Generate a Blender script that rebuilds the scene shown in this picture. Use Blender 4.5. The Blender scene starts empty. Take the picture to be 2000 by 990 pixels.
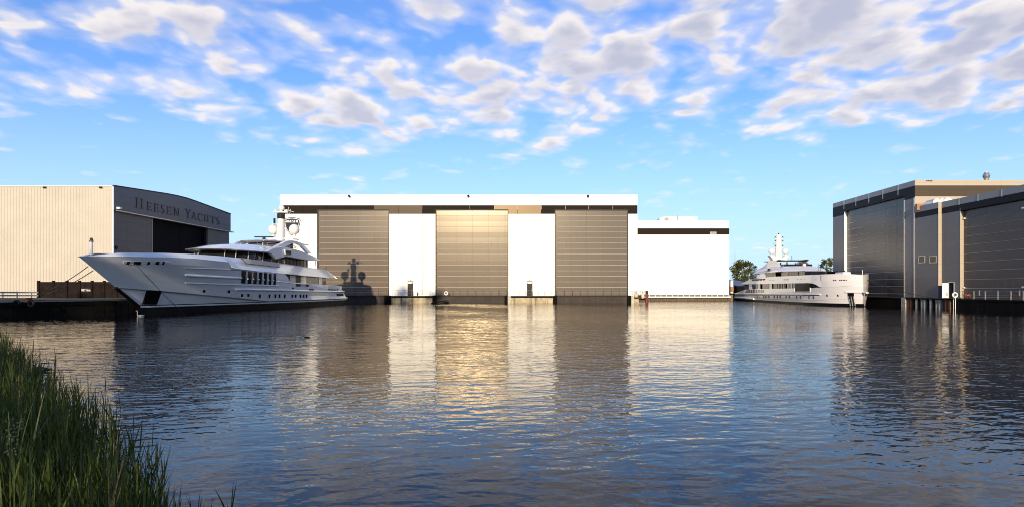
import bpy, bmesh, math, random
from mathutils import Vector, Matrix
random.seed(7)
R = math.radians
S = bpy.context.scene

# ------------------------------------------------------------------ camera, sky, sun, exposure
F, CX, HY, CH = 1333.0, 1050.0, 564.0, 2.6
cam = bpy.data.cameras.new('camera')
cam.lens = 36 * F / 2000; cam.sensor_width = 36
cam.shift_x = -(CX - 1000) / 2000; cam.shift_y = (HY - 495) / 2000
cam.clip_start = 0.1; cam.clip_end = 6000
co = bpy.data.objects.new('camera', cam); S.collection.objects.link(co)
co.location = (0, 0, CH); co.rotation_euler = (R(90), 0, 0)
S.camera = co

SUN_TRAVEL = Vector((0.0957, 1.0, -0.2217)).normalized()
sun = bpy.data.lights.new('sun', 'SUN'); sun.energy = 5.0; sun.angle = R(0.55); sun.color = (1.0, 0.845, 0.60)
so = bpy.data.objects.new('sun', sun); S.collection.objects.link(so)
so.rotation_euler = SUN_TRAVEL.to_track_quat('-Z', 'Y').to_euler(); so.location = (-30, -60, 60)

S.view_settings.view_transform = 'Standard'; S.view_settings.look = 'None'
S.view_settings.exposure = 0.15; S.view_settings.gamma = 1.0
S.render.engine = 'CYCLES'
S.cycles.use_denoising = True; S.cycles.denoising_input_passes = 'RGB_ALBEDO_NORMAL'; S.cycles.denoising_prefilter = 'ACCURATE'; S.cycles.filter_width = 1.0
S.cycles.max_bounces = 8; S.cycles.diffuse_bounces = 3; S.cycles.glossy_bounces = 4
S.cycles.sample_clamp_indirect = 6.0
S.cycles.caustics_reflective = False; S.cycles.caustics_refractive = False

W = bpy.data.worlds.new('World'); S.world = W; W.use_nodes = True

class G:
    """tiny node-graph helper"""
    def __init__(s, tree): s.t = tree; s.n = tree.nodes; s.l = tree.links
    def put(s, sock, v):
        if hasattr(v, 'is_linked') or isinstance(v, bpy.types.NodeSocket): s.l.new(v, sock)
        elif v is not None: sock.default_value = v
    def node(s, typ, **kw):
        nd = s.n.new(typ)
        for k, v in kw.items(): setattr(nd, k, v)
        return nd
    def m(s, op, a, b=None, c=None, clamp=False):
        nd = s.node('ShaderNodeMath', operation=op, use_clamp=clamp)
        s.put(nd.inputs[0], a); s.put(nd.inputs[1], b)
        if c is not None: s.put(nd.inputs[2], c)
        return nd.outputs[0]
    def v(s, op, a, b=None, scale=None):
        nd = s.node('ShaderNodeVectorMath', operation=op)
        s.put(nd.inputs[0], a)
        if b is not None: s.put(nd.inputs[1], b)
        if scale is not None: s.put(nd.inputs['Scale'], scale)
        return nd.outputs['Value'] if op in ('LENGTH', 'DOT_PRODUCT', 'DISTANCE') else nd.outputs[0]
    def comb(s, x, y, z):
        nd = s.node('ShaderNodeCombineXYZ')
        s.put(nd.inputs[0], x); s.put(nd.inputs[1], y); s.put(nd.inputs[2], z); return nd.outputs[0]
    def sep(s, v):
        nd = s.node('ShaderNodeSeparateXYZ'); s.put(nd.inputs[0], v); return nd.outputs
    def noise(s, vec, scale, detail=2, rough=0.5, lac=2.0, dim='3D', dist=0.0):
        nd = s.node('ShaderNodeTexNoise', noise_dimensions=dim)
        s.put(nd.inputs['Vector'], vec); s.put(nd.inputs['Scale'], scale); s.put(nd.inputs['Detail'], detail)
        s.put(nd.inputs['Roughness'], rough); s.put(nd.inputs['Lacunarity'], lac); s.put(nd.inputs['Distortion'], dist)
        return nd.outputs[0]
    def mix(s, fac, a, b, blend='MIX'):
        nd = s.node('ShaderNodeMix', data_type='RGBA', blend_type=blend)
        s.put(nd.inputs[0], fac); s.put(nd.inputs[6], a); s.put(nd.inputs[7], b); return nd.outputs[2]
    def remap(s, v, a, b, c=0.0, d=1.0, smooth=False):
        nd = s.node('ShaderNodeMapRange', interpolation_type='SMOOTHSTEP' if smooth else 'LINEAR')
        s.put(nd.inputs[0], v); s.put(nd.inputs[1], a); s.put(nd.inputs[2], b); s.put(nd.inputs[3], c); s.put(nd.inputs[4], d)
        return nd.outputs[0]

def rgb(c): return (c[0], c[1], c[2], 1.0)

CLX, CLY = 3.1, 0.0      # which part of the cloud deck stands over the harbour
def build_world():
    g = G(W.node_tree); g.n.clear()
    out = g.node('ShaderNodeOutputWorld'); bg = g.node('ShaderNodeBackground')
    bg.inputs['Strength'].default_value = 0.1
    sky = g.node('ShaderNodeTexSky', sky_type='NISHITA', sun_disc=False)
    sky.sun_elevation = math.asin(-SUN_TRAVEL.z)
    sky.sun_rotation = math.atan2(-SUN_TRAVEL.x, -SUN_TRAVEL.y)
    sky.altitude = 0; sky.air_density = 1.0; sky.dust_density = 0.6; sky.ozone_density = 3.0
    d = g.node('ShaderNodeTexCoord').outputs['Generated']
    x, y, z = g.sep(d)
    zc = g.m('MAXIMUM', z, 0.0)
    inv = g.m('DIVIDE', 1.0, g.m('ADD', zc, 0.13))
    p = g.comb(g.m('MULTIPLY', x, inv), g.m('MULTIPLY', y, inv), 0.0)        # the cloud deck seen in plan
    # --- clear sky: pale towards the horizon, deep blue higher up
    skyc = g.mix(1.0, sky.outputs[0], rgb((1.10, 1.42, 2.10)), 'MULTIPLY')
    skyc = g.mix(g.remap(z, 0.0, 0.30, 0.72, 0.05, True), skyc, rgb((6.0, 8.2, 9.5)))
    # --- cloud field: heaped puffs over broad banks
    warp = g.node('ShaderNodeTexNoise', noise_dimensions='3D'); g.put(warp.inputs['Vector'], p); warp.inputs['Scale'].default_value = 2.2
    warp.inputs['Detail'].default_value = 4
    wv = g.v('SCALE', g.v('SUBTRACT', warp.outputs['Color'], (0.5, 0.5, 0.5)), scale=0.22)
    q = g.v('ADD', p, wv)
    def field(shift, det):
        qq = g.v('ADD', q, shift)
        qq = g.v('MULTIPLY', qq, (1.0, 0.85, 1.0))
        big = g.noise(qq, 1.5, 2, 0.5)
        med = g.noise(g.v('ADD', qq, (31.7, 4.2, 0)), 6.2, det, 0.52)
        vo = g.node('ShaderNodeTexVoronoi', feature='SMOOTH_F1', voronoi_dimensions='2D'); g.put(vo.inputs['Vector'], qq); vo.inputs['Scale'].default_value = 5.2; vo.inputs['Smoothness'].default_value = 0.6; vo.inputs['Detail'].default_value = 2.0 if det > 5 else 1.0
        puff = g.m('SUBTRACT', 0.78, vo.outputs['Distance'])
        return g.m('ADD', g.m('ADD', g.m('MULTIPLY', big, 0.56), g.m('MULTIPLY', med, 0.44)), g.m('MULTIPLY', puff, 0.30))
    f0 = field((CLX, CLY, 0.0), 7)
    f1 = field((CLX, CLY - 0.07, 0.0), 4)
    az = g.m('DIVIDE', x, g.m('ADD', g.m('MAXIMUM', y, 0.0), 0.3))
    cov = g.m('ADD', g.remap(z, 0.17, 0.27, -0.05, 0.055, True), g.remap(az, -0.8, 0.7, -0.045, 0.04))
    cov = g.m('ADD', cov, g.remap(z, 0.15, 0.225, -0.15, 0.0, True))
    cov = g.m('ADD', cov, g.remap(z, 0.385, 0.46, 0.0, -0.25, True))
    t0 = g.m('ADD', f0, cov)
    a = g.remap(t0, 0.485, 0.650, 0.0, 1.0, True)
    a = g.m('MAXIMUM', a, g.m('MULTIPLY', g.remap(t0, 0.40, 0.62, 0.0, 1.0, True), 0.50))      # thin veil round the puffs
    t1 = g.m('ADD', f1, cov)
    shade = g.remap(t1, 0.545, 0.72, 0.0, 1.0, True)
    thick = g.remap(t0, 0.60, 0.77, 0.0, 1.0, True)
    sh = g.m('ADD', g.m('MULTIPLY', shade, 0.6), g.m('MULTIPLY', thick, 0.4))
    sh = g.m('MULTIPLY', sh, g.remap(az, -0.7, 0.65, 0.75, 1.0))
    cl = g.mix(sh, rgb((9.3, 8.6, 8.1)), rgb((4.7, 4.8, 5.9)))
    col = g.mix(g.m('MULTIPLY', a, 0.92), skyc, cl)
    g.l.new(col, bg.inputs['Color']); g.l.new(bg.outputs[0], out.inputs[0])
build_world()

# ------------------------------------------------------------------ materials
def material(name, base, rough=0.5, metal=0.0, spec=0.5, coat=0.0, var=0.10, vscale=0.6, streak=0.0, streak_col=(0.1, 0.08, 0.06), bump=0.0, bscale=8.0, dirt_z=None):
    m = bpy.data.materials.new(name); m.use_nodes = True
    g = G(m.node_tree); b = g.n['Principled BSDF']
    pos = g.node('ShaderNodeNewGeometry').outputs['Position']
    col = rgb(base)
    if var:
        n = g.noise(pos, vscale, 5, 0.6)
        dark = tuple(c * (1 - var) for c in base); lite = tuple(min(1, c * (1 + var)) for c in base)
        col = g.mix(g.remap(n, 0.3, 0.7), rgb(dark), rgb(lite))
    if streak:
        sv = g.v('MULTIPLY', pos, (3.0, 3.0, 0.16))
        st = g.remap(g.noise(sv, 1.0, 4, 0.6), 0.52, 0.75, 0.0, streak, True)
        col = g.mix(st, col, rgb(streak_col))
    g.put(b.inputs['Base Color'], col)
    b.inputs['Roughness'].default_value = rough; b.inputs['Metallic'].default_value = metal
    b.inputs['Specular IOR Level'].default_value = spec
    b.inputs['Coat Weight'].default_value = coat; b.inputs['Coat Roughness'].default_value = 0.06
    if bump:
        bn = g.node('ShaderNodeBump'); bn.inputs['Strength'].default_value = bump; bn.inputs['Distance'].default_value = 0.05
        g.l.new(g.noise(pos, bscale, 4, 0.6), bn.inputs['Height']); g.l.new(bn.outputs[0], b.inputs['Normal'])
    return m

def panelled(name, base, rough, row=None, col=None, line=0.6, axis='x', metal=0.0, spec=0.5, var=0.06, streaks=None, zoff=0.0, coat=0.0):
    """cladding: thin joints between boards (row = pitch in z, col = pitch along the wall)"""
    m = bpy.data.materials.new(name); m.use_nodes = True
    g = G(m.node_tree); b = g.n['Principled BSDF']
    pos = g.node('ShaderNodeNewGeometry').outputs['Position']
    x, y, z = g.sep(pos)
    h = x if axis == 'x' else y
    c = rgb(base)
    # each cassette a little different
    if var:
        cell = g.comb(g.m('FLOOR', g.m('DIVIDE', h, col or 3.0)), 0.0, g.m('FLOOR', g.m('DIVIDE', g.m('ADD', z, zoff), row or 30.0)))
        wn = g.node('ShaderNodeTexWhiteNoise', noise_dimensions='3D'); g.l.new(cell, wn.inputs['Vector'])
        n = g.m('ADD', g.m('MULTIPLY', wn.outputs['Value'], 0.5), g.m('MULTIPLY', g.noise(pos, 0.5, 5, 0.6), 0.5))
        c = g.mix(n, rgb(tuple(k * (1 - var) for k in base)), rgb(tuple(min(1, k * (1 + var)) for k in base)))
    def joint(coord, pitch, wdt):
        fr = g.m('FRACT', g.m('DIVIDE', coord, pitch))
        dd = g.m('MULTIPLY', g.m('ABSOLUTE', g.m('SUBTRACT', fr, 0.5)), pitch)
        return g.m('GREATER_THAN', dd, pitch / 2 - wdt)
    j = None
    if row: j = joint(g.m('ADD', z, zoff), row, 0.018)
    if col:
        j2 = joint(h, col, 0.022); j = j2 if j is None else g.m('MAXIMUM', j, j2)
    if j is not None: c = g.mix(g.m('MULTIPLY', j, line), c, rgb(tuple(k * 0.35 for k in base)))
    if streaks:
        sc, amt = streaks
        sv = g.comb(g.m('MULTIPLY', h, 5.0), 0.0, g.m('MULTIPLY', z, 0.22))
        patch = g.remap(g.noise(pos, 0.16, 2, 0.5), 0.5, 0.62, 0.0, 1.0, True)
        st = g.m('MULTIPLY', g.remap(g.noise(sv, 1.0, 3, 0.65), 0.58, 0.70, 0.0, amt, True), patch)
        c = g.mix(st, c, rgb(sc))
    g.put(b.inputs['Base Color'], c)
    b.inputs['Roughness'].default_value = rough; b.inputs['Metallic'].default_value = metal
    b.inputs['Specular IOR Level'].default_value = spec
    b.inputs['Coat Weight'].default_value = coat
    if j is not None:
        bn = g.node('ShaderNodeBump'); bn.inputs['Strength'].default_value = 0.5; bn.inputs['Distance'].default_value = 0.02; bn.invert = True
        g.l.new(j, bn.inputs['Height']); g.l.new(bn.outputs[0], b.inputs['Normal'])
    return m

def glass_mat(name, base, rough=0.04):
    m = bpy.data.materials.new(name); m.use_nodes = True
    g = G(m.node_tree); b = g.n['Principled BSDF']
    pos = g.node('ShaderNodeNewGeometry').outputs['Position']
    n = g.noise(pos, 0.9, 3, 0.6)
    g.put(b.inputs['Base Color'], g.mix(g.remap(n, 0.35, 0.65), rgb(tuple(c * 0.55 for c in base)), rgb(tuple(c * 1.3 for c in base))))
    b.inputs['Roughness'].default_value = rough; b.inputs['Specular IOR Level'].default_value = 0.22
    return m

M = {}
M['white_clad'] = panelled('white_cladding', (0.85, 0.82, 0.755), 0.45, row=1.05, col=6.1, line=0.40, var=0.02, spec=0.15)
M['white_trim'] = material('white_trim', (0.80, 0.79, 0.76), 0.4, var=0.03)
M['grey_band'] = panelled('grey_band', (0.024, 0.019, 0.016), 0.5, col=None, var=0.05, spec=0.0)
M['dim_glint_band'] = panelled('dim_glint_band', (0.082, 0.056, 0.037), 0.34, col=None, var=0.10, spec=0.06)  # weaker sun glint put into the base colour of these cassettes
M['gold_glint_band'] = panelled('gold_glint_band', (0.18, 0.105, 0.055), 0.30, col=None, var=0.10, spec=0.13)  # golden sun glint painted as base colour, same band otherwise
M['door_panel'] = panelled('hall_door_panel', (0.108, 0.083, 0.068), 0.165, col=3.06, line=0.14, var=0.08, spec=0.56, streaks=((0.045, 0.036, 0.030), 0.9))
M['door_lip_glint'] = material('door_lip_glint', (0.52, 0.44, 0.37), 0.4, var=0.1, spec=0.2)  # paler than the panels, paints the highlight along each lip
M['gate'] = material('dock_gate_steel', (0.05, 0.040, 0.034), 0.6, var=0.25, vscale=0.7, spec=0.1, streak=0.5, streak_col=(0.03, 0.022, 0.018))
M['dark_frame'] = material('dark_frame', (0.022, 0.02, 0.02), 0.5, var=0.1, spec=0.15)
M['shade_clad'] = panelled('grey_cladding_east', (0.215, 0.205, 0.205), 0.42, row=1.05, col=5.9, line=0.4, axis='y', var=0.05)
M['lintel_clad'] = panelled('grey_cladding_lintel', (0.135, 0.130, 0.150), 0.42, row=1.05, col=4.6, line=0.5, axis='y', var=0.08, spec=0.2)
M['slide_door'] = panelled('sliding_door_grey', (0.125, 0.112, 0.120), 0.45, row=1.35, col=4.7, line=0.55, axis='y', var=0.08, spec=0.2)
M['opening_dark'] = panelled('opening_dark', (0.003, 0.0035, 0.007), 0.5, col=6.2, line=0.3, axis='y', var=0.1, spec=0.02)  # near-black sheets stand in for the dark interior of the opening
M['cream_corr'] = material('cream_corrugated', (0.49, 0.435, 0.365), 0.45, var=0.05, vscale=0.4, spec=0.2, streak=0.3, streak_col=(0.38, 0.31, 0.24))
M['letter'] = material('dark_lettering', (0.012, 0.012, 0.018), 0.4, var=0.0)
M['right_clad'] = panelled('grey_cladding_west', (0.160, 0.148, 0.152), 0.36, row=1.0, col=5.6, line=0.22, axis='y', var=0.05, spec=0.35)
M['right_parapet'] = panelled('pale_parapet', (0.26, 0.25, 0.25), 0.4, col=4.85, line=0.2, axis='y', var=0.05, spec=0.3)
M['right_band'] = panelled('navy_band', (0.013, 0.0135, 0.020), 0.45, col=4.85, line=0.2, axis='y', var=0.05, spec=0.06)
M['right_door'] = panelled('grey_hall_door', (0.064, 0.056, 0.057), 0.25, col=3.4, line=0.15, axis='y', var=0.06, spec=0.40, streaks=((0.22, 0.20, 0.18), 0.45))
M['cream_clad'] = panelled('cream_cladding', (0.43, 0.36, 0.28), 0.5, row=1.0, col=5.2, line=0.15, var=0.04, spec=0.15)
M['bronze_clad'] = panelled('bronze_cladding', (0.075, 0.058, 0.040), 0.5, row=1.0, col=5.2, line=0.15, var=0.05, spec=0.1)
M['steel'] = material('galvanised_steel', (0.42, 0.41, 0.40), 0.32, metal=0.7, var=0.15, vscale=3)
M['rail'] = material('railing_steel', (0.20, 0.19, 0.18), 0.45, metal=0.4, var=0.15, vscale=3)
M['dark_rail'] = material('dark_railing', (0.03, 0.026, 0.024), 0.6, var=0.15, vscale=3, spec=0.15)
M['concrete'] = material('stained_concrete', (0.42, 0.34, 0.22), 0.85, var=0.3, vscale=1.2, streak=0.95, streak_col=(0.05, 0.035, 0.02), bump=0.4)
M['pale_concrete'] = material('pale_concrete', (0.46, 0.42, 0.35), 0.85, var=0.2, vscale=1.5, streak=0.4, streak_col=(0.12, 0.1, 0.07), bump=0.3)
M['quay_top'] = material('quay_paving', (0.10, 0.09, 0.075), 0.9, var=0.3, vscale=0.8, bump=0.2, spec=0.2)
M['black_timber'] = material('near_black_timber', (0.008, 0.007, 0.006), 0.8, var=0.3, vscale=2, streak=0.3, streak_col=(0.022, 0.013, 0.008), spec=0.06)
M['brown_timber'] = material('weathered_timber', (0.11, 0.075, 0.045), 0.8, var=0.3, vscale=1.5, streak=0.6, streak_col=(0.03, 0.02, 0.012))
M['fence_wood'] = material('dark_fence_wood', (0.016, 0.011, 0.010), 0.9, var=0.35, vscale=1.5, bump=0.3, spec=0.06)
M['grass'] = material('quay_grass', (0.07, 0.075, 0.025), 0.9, var=0.5, vscale=2.0, bump=0.6)
M['soil'] = material('bank_soil', (0.035, 0.03, 0.02), 0.95, var=0.4, vscale=2.0, bump=0.5)
M['hull'] = material('white_yacht_paint', (0.84, 0.84, 0.85), 0.16, coat=0.6, var=0.015, vscale=0.3)
M['hull_warm'] = material('ivory_yacht_paint', (0.83, 0.77, 0.74), 0.18, coat=0.5, var=0.015, vscale=0.3)
M['hull_grey'] = material('silver_yacht_paint', (0.50, 0.50, 0.53), 0.2, coat=0.5, var=0.02)
M['boot'] = material('black_antifouling', (0.004, 0.004, 0.005), 0.5, var=0.2, spec=0.12)
M['stripe'] = material('white_waterline_stripe', (0.75, 0.75, 0.75), 0.3, var=0.03)
M['radome'] = material('ivory_radome', (0.74, 0.70, 0.64), 0.35, var=0.03)
M['deck'] = material('teak_deck', (0.30, 0.20, 0.12), 0.7, var=0.15, vscale=4)
M['glass_dark'] = glass_mat('dark_glass', (0.012, 0.013, 0.015))
M['glass_brown'] = glass_mat('brown_glass', (0.10, 0.068, 0.045), 0.08)
M['glass_amber'] = glass_mat('amber_glass', (0.26, 0.17, 0.11), 0.1)
M['black'] = material('black_plastic', (0.008, 0.008, 0.009), 0.5, var=0.1, spec=0.15)
M['chrome'] = material('polished_steel', (0.80, 0.80, 0.81), 0.30, metal=0.35, var=0.35, vscale=2.5)
M['emblem'] = material('emblem_slate', (0.028, 0.030, 0.052), 0.5, var=0.05, spec=0.05)
M['rope'] = material('dark_rope', (0.02, 0.018, 0.017), 0.8, var=0.1)
M['buoy'] = material('yellowed_float', (0.55, 0.42, 0.22), 0.5, var=0.25, vscale=3)
M['buoy_pale'] = material('pale_float', (0.62, 0.55, 0.42), 0.5, var=0.25, vscale=3)
M['red_steel'] = material('red_oxide_steel', (0.14, 0.022, 0.018), 0.6, var=0.3, vscale=3, streak=0.4, streak_col=(0.03, 0.01, 0.008))
M['orange'] = material('orange_paint', (0.38, 0.075, 0.03), 0.6, var=0.25, vscale=5)
M['rust'] = material('rust', (0.16, 0.055, 0.022), 0.75, var=0.4, vscale=4)
M['blue_tarp'] = material('blue_tarpaulin', (0.02, 0.045, 0.15), 0.6, var=0.2)
M['copper'] = material('orange_brown_cover', (0.33, 0.16, 0.07), 0.6, var=0.2)
M['bark'] = material('bark', (0.06, 0.045, 0.03), 0.9, var=0.3, vscale=4)
M['lamp'] = material('lamp_glass', (0.7, 0.62, 0.45), 0.3, var=0.05)
M['feather_white'] = material('white_feathers', (0.72, 0.66, 0.56), 0.7, var=0.08, vscale=9)
M['feather_brown'] = material('brown_feathers', (0.045, 0.03, 0.02), 0.7, var=0.4, vscale=12)
M['beak'] = material('orange_beak', (0.45, 0.16, 0.03), 0.5, var=0.1)
M['wet_wood'] = material('wet_black_wood', (0.012, 0.012, 0.009), 0.45, var=0.3, vscale=8)
M['blossom'] = material('pale_blossom', (0.24, 0.24, 0.10), 0.8, var=0.3, vscale=20)
M['ground'] = material('yard_ground', (0.16, 0.14, 0.11), 0.95, var=0.3, vscale=0.05)

def leaf_mat(name, c0, c1, trans=0.35, scale=1.5):
    m = bpy.data.materials.new(name); m.use_nodes = True
    g = G(m.node_tree); b = g.n['Principled BSDF']
    pos = g.node('ShaderNodeNewGeometry').outputs['Position']
    n = g.remap(g.noise(pos, scale, 4, 0.6), 0.3, 0.7)
    c = g.mix(n, rgb(c0), rgb(c1))
    g.put(b.inputs['Base Color'], c); b.inputs['Roughness'].default_value = 0.55
    tr = g.node('ShaderNodeBsdfTranslucent'); g.put(tr.inputs[0], c)
    mx = g.node('ShaderNodeMixShader'); mx.inputs[0].default_value = trans
    g.l.new(b.outputs[0], mx.inputs[1]); g.l.new(tr.outputs[0], mx.inputs[2])
    g.l.new(mx.outputs[0], g.n['Material Output'].inputs[0])
    return m
M['leaf'] = leaf_mat('tree_leaves', (0.050, 0.060, 0.012), (0.12, 0.115, 0.02), scale=0.5)
M['leaf_dark'] = leaf_mat('dark_tree_leaves', (0.02, 0.035, 0.012), (0.05, 0.06, 0.02), scale=0.5)
M['reed'] = leaf_mat('reed_leaves', (0.024, 0.042, 0.004), (0.090, 0.118, 0.014), 0.38, scale=2.5)
M['reed_dry'] = leaf_mat('dry_reed', (0.12, 0.09, 0.04), (0.20, 0.15, 0.07), 0.3, scale=2.5)

def water_material():
    m = bpy.data.materials.new('harbour_water'); m.use_nodes = True
    g = G(m.node_tree); b = g.n['Principled BSDF']
    pos = g.node('ShaderNodeNewGeometry').outputs['Position']
    def rot(vec, deg, sx, sy):
        x, y, z = g.sep(vec); c, s_ = math.cos(R(deg)), math.sin(R(deg))
        xr = g.m('ADD', g.m('MULTIPLY', x, c), g.m('MULTIPLY', y, s_))
        yr = g.m('SUBTRACT', g.m('MULTIPLY', y, c), g.m('MULTIPLY', x, s_))
        return g.comb(g.m('MULTIPLY', xr, sx), g.m('MULTIPLY', yr, sy), 0.0)
    gust = g.remap(g.noise(g.v('MULTIPLY', pos, (0.05, 0.035, 0)), 1.0, 3, 0.5), 0.36, 0.64, 0.32, 1.35, True)
    def height(vec):
        h1 = g.m('MULTIPLY', g.noise(rot(vec, 12, 1.55, 2.7), 1.0, 1.5, 0.42, dim='2D', dist=0.3), 0.0290)
        h2 = g.m('MULTIPLY', g.noise(rot(vec, -16, 3.9, 6.2), 1.0, 1.5, 0.45, dim='2D'), 0.0070)
        h3 = g.m('MULTIPLY', g.noise(rot(vec, 17, 0.30, 0.60), 1.0, 1.0, 0.4, dim='2D'), 0.040)
        h4 = g.m('MULTIPLY', g.noise(rot(vec, -8, 9.0, 13.0), 1.0, 0.0, 0.5, dim='2D'), 0.0019)
        return g.m('ADD', g.m('ADD', h1, h4), g.m('ADD', h2, h3))
    e = 0.04
    h0 = height(pos); hx = height(g.v('ADD', pos, (e, 0, 0))); hy = height(g.v('ADD', pos, (0, e, 0)))
    k = g.m('MULTIPLY', gust, -1.0 / e)
    sx = g.m('MULTIPLY', g.m('SUBTRACT', hx, h0), k); sy = g.m('MULTIPLY', g.m('SUBTRACT', hy, h0), k)
    nrm = g.v('NORMALIZE', g.comb(sx, sy, 1.0))
    fr = g.node('ShaderNodeFresnel'); fr.inputs['IOR'].default_value = 1.21; g.l.new(nrm, fr.inputs['Normal'])
    gl = g.node('ShaderNodeBsdfGlossy'); gl.inputs['Color'].default_value = (0.98, 0.94, 0.89, 1); gl.inputs['Roughness'].default_value = 0.04
    g.l.new(nrm, gl.inputs['Normal'])
    df = g.node('ShaderNodeBsdfDiffuse'); df.inputs['Color'].default_value = (0.004, 0.007, 0.013, 1)
    mx = g.node('ShaderNodeMixShader'); g.l.new(fr.outputs[0], mx.inputs[0]); g.l.new(df.outputs[0], mx.inputs[1]); g.l.new(gl.outputs[0], mx.inputs[2])
    g.l.new(mx.outputs[0], g.n['Material Output'].inputs[0]); g.n.remove(b)
    return m
M['water'] = water_material()

M['door_panel'].node_tree.nodes['Principled BSDF'].inputs['Specular Tint'].default_value = (1.0, 0.88, 0.68, 1)
M['gold_glint_band'].node_tree.nodes['Principled BSDF'].inputs['Specular Tint'].default_value = (1.0, 0.88, 0.68, 1)
# ------------------------------------------------------------------ mesh helpers
COL = S.collection
def root_off(p):
    o = Vector((0, 0, 0))
    while p is not None: o += p.location; p = p.parent
    return o

class MB:
    def __init__(s): s.v = []; s.f = []; s.mi = []; s.cur = 0
    def add(s, vs, fs):
        n = len(s.v); s.v += [tuple(p) for p in vs]
        for f in fs: s.f.append(tuple(i + n for i in f)); s.mi.append(s.cur)
        return s
    def box(s, x0, x1, y0, y1, z0, z1):
        vs = [(x0, y0, z0), (x1, y0, z0), (x1, y1, z0), (x0, y1, z0), (x0, y0, z1), (x1, y0, z1), (x1, y1, z1), (x0, y1, z1)]
        return s.add(vs, [(0, 3, 2, 1), (4, 5, 6, 7), (0, 1, 5, 4), (1, 2, 6, 5), (2, 3, 7, 6), (3, 0, 4, 7)])
    def prism(s, base, off):
        """polygon (list of 3D points) swept along off"""
        n = len(base); off = Vector(off)
        vs = [Vector(p) for p in base] + [Vector(p) + off for p in base]
        fs = [tuple(range(n - 1, -1, -1)), tuple(range(n, 2 * n))] + [(i, (i + 1) % n, n + (i + 1) % n, n + i) for i in range(n)]
        return s.add(vs, fs)
    def tube(s, pts, r, n=6, r1=None):
        pts = [Vector(p) for p in pts]; k = len(pts); rings = []
        for i, p in enumerate(pts):
            t = (pts[min(i + 1, k - 1)] - pts[max(i - 1, 0)]).normalized()
            a = t.orthogonal().normalized() if abs(t.z) > 0.95 else t.cross(Vector((0, 0, 1))).normalized()
            b = t.cross(a); rr = r if r1 is None else r + (r1 - r) * i / max(1, k - 1)
            rings.append([p + a * math.cos(2 * math.pi * j / n) * rr + b * math.sin(2 * math.pi * j / n) * rr for j in range(n)])
        return s.loft(rings)
    def loft(s, rings, cap=True):
        n = len(rings[0]); vs = [p for r in rings for p in r]; fs = []
        for i in range(len(rings) - 1):
            for j in range(n):
                fs.append((i * n + j, i * n + (j + 1) % n, (i + 1) * n + (j + 1) % n, (i + 1) * n + j))
        if cap:
            fs.append(tuple(range(n - 1, -1, -1))); fs.append(tuple((len(rings) - 1) * n + j for j in range(n)))
        return s.add(vs, fs)
    def lathe(s, c, prof, n=16, axis='z'):
        rings = []
        for r, h in prof:
            ring = []
            for j in range(n):
                a = 2 * math.pi * j / n; u, v = r * math.cos(a), r * math.sin(a)
                ring.append((c[0] + u, c[1] + v, c[2] + h) if axis == 'z' else ((c[0] + u, c[1] + h, c[2] + v) if axis == 'y' else (c[0] + h, c[1] + u, c[2] + v)))
            rings.append(ring)
        return s.loft(rings)
    def grid(s, rows):
        n = len(rows[0]); vs = [p for r in rows for p in r]
        fs = [(i * n + j, i * n + j + 1, (i + 1) * n + j + 1, (i + 1) * n + j) for i in range(len(rows) - 1) for j in range(n - 1)]
        return s.add(vs, fs)
    def torus(s, c, r, t, axis='y', n=20, m=8):
        rings = []
        for i in range(n):
            a = 2 * math.pi * i / n; ring = []
            for j in range(m):
                b = 2 * math.pi * j / m; rr = r + t * math.cos(b); h = t * math.sin(b)
                u, v = rr * math.cos(a), rr * math.sin(a)
                ring.append((c[0] + u, c[1] + h, c[2] + v) if axis == 'y' else (c[0] + h, c[1] + u, c[2] + v))
            rings.append(ring)
        vs = [p for r_ in rings for p in r_]
        fs = [(i * m + j, i * m + (j + 1) % m, ((i + 1) % n) * m + (j + 1) % m, ((i + 1) % n) * m + j) for i in range(n) for j in range(m)]
        return s.add(vs, fs)
    def build(s, name, mats, parent=None, smooth=False, fixn=True, bevel=0.0, loc=None):
        off = root_off(parent)
        if parent is None and loc is not None: off = Vector(loc)
        me = bpy.data.meshes.new(name)
        me.from_pydata([tuple(Vector(p) - off) for p in s.v], [], s.f)
        if not isinstance(mats, (list, tuple)): mats = [mats]
        for m in mats: me.materials.append(m)
        me.polygons.foreach_set('material_index', s.mi)
        if fixn:
            bm = bmesh.new(); bm.from_mesh(me); bmesh.ops.recalc_face_normals(bm, faces=bm.faces); bm.to_mesh(me); bm.free()
        if smooth:
            me.polygons.foreach_set('use_smooth', [True] * len(me.polygons))
            me.set_sharp_from_angle(angle=R(smooth if smooth is not True else 35))
        me.update()
        o = bpy.data.objects.new(name, me); COL.objects.link(o)
        if parent is not None: o.parent = parent
        elif loc is not None: o.location = off
        if bevel:
            bv = o.modifiers.new('edge', 'BEVEL'); bv.width = bevel; bv.segments = 2; bv.limit_method = 'ANGLE'
        return o

def tag(o, label=None, cat=None, group=None, kind=None):
    if label: o['label'] = label
    if cat: o['category'] = cat
    if group: o['group'] = group
    if kind: o['kind'] = kind
    return o
def thing(name, label, cat, loc, group=None):
    o = bpy.data.objects.new(name, None); COL.objects.link(o); o.location = loc; o.empty_display_size = 0.5
    return tag(o, label, cat, group)
def box(name, mat, parent, *a, bevel=0.0): return MB().box(*a).build(name, mat, parent, bevel=bevel)
def copy_tree(o, parent=None):
    c = o.copy(); COL.objects.link(c)
    if parent is not None: c.parent = parent
    for ch in [k for k in bpy.data.objects if k.parent == o]: copy_tree(ch, c)
    return c
def structure(name, mb, mat, **k): return tag(mb.build(name, mat, **k), kind='structure')

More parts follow.
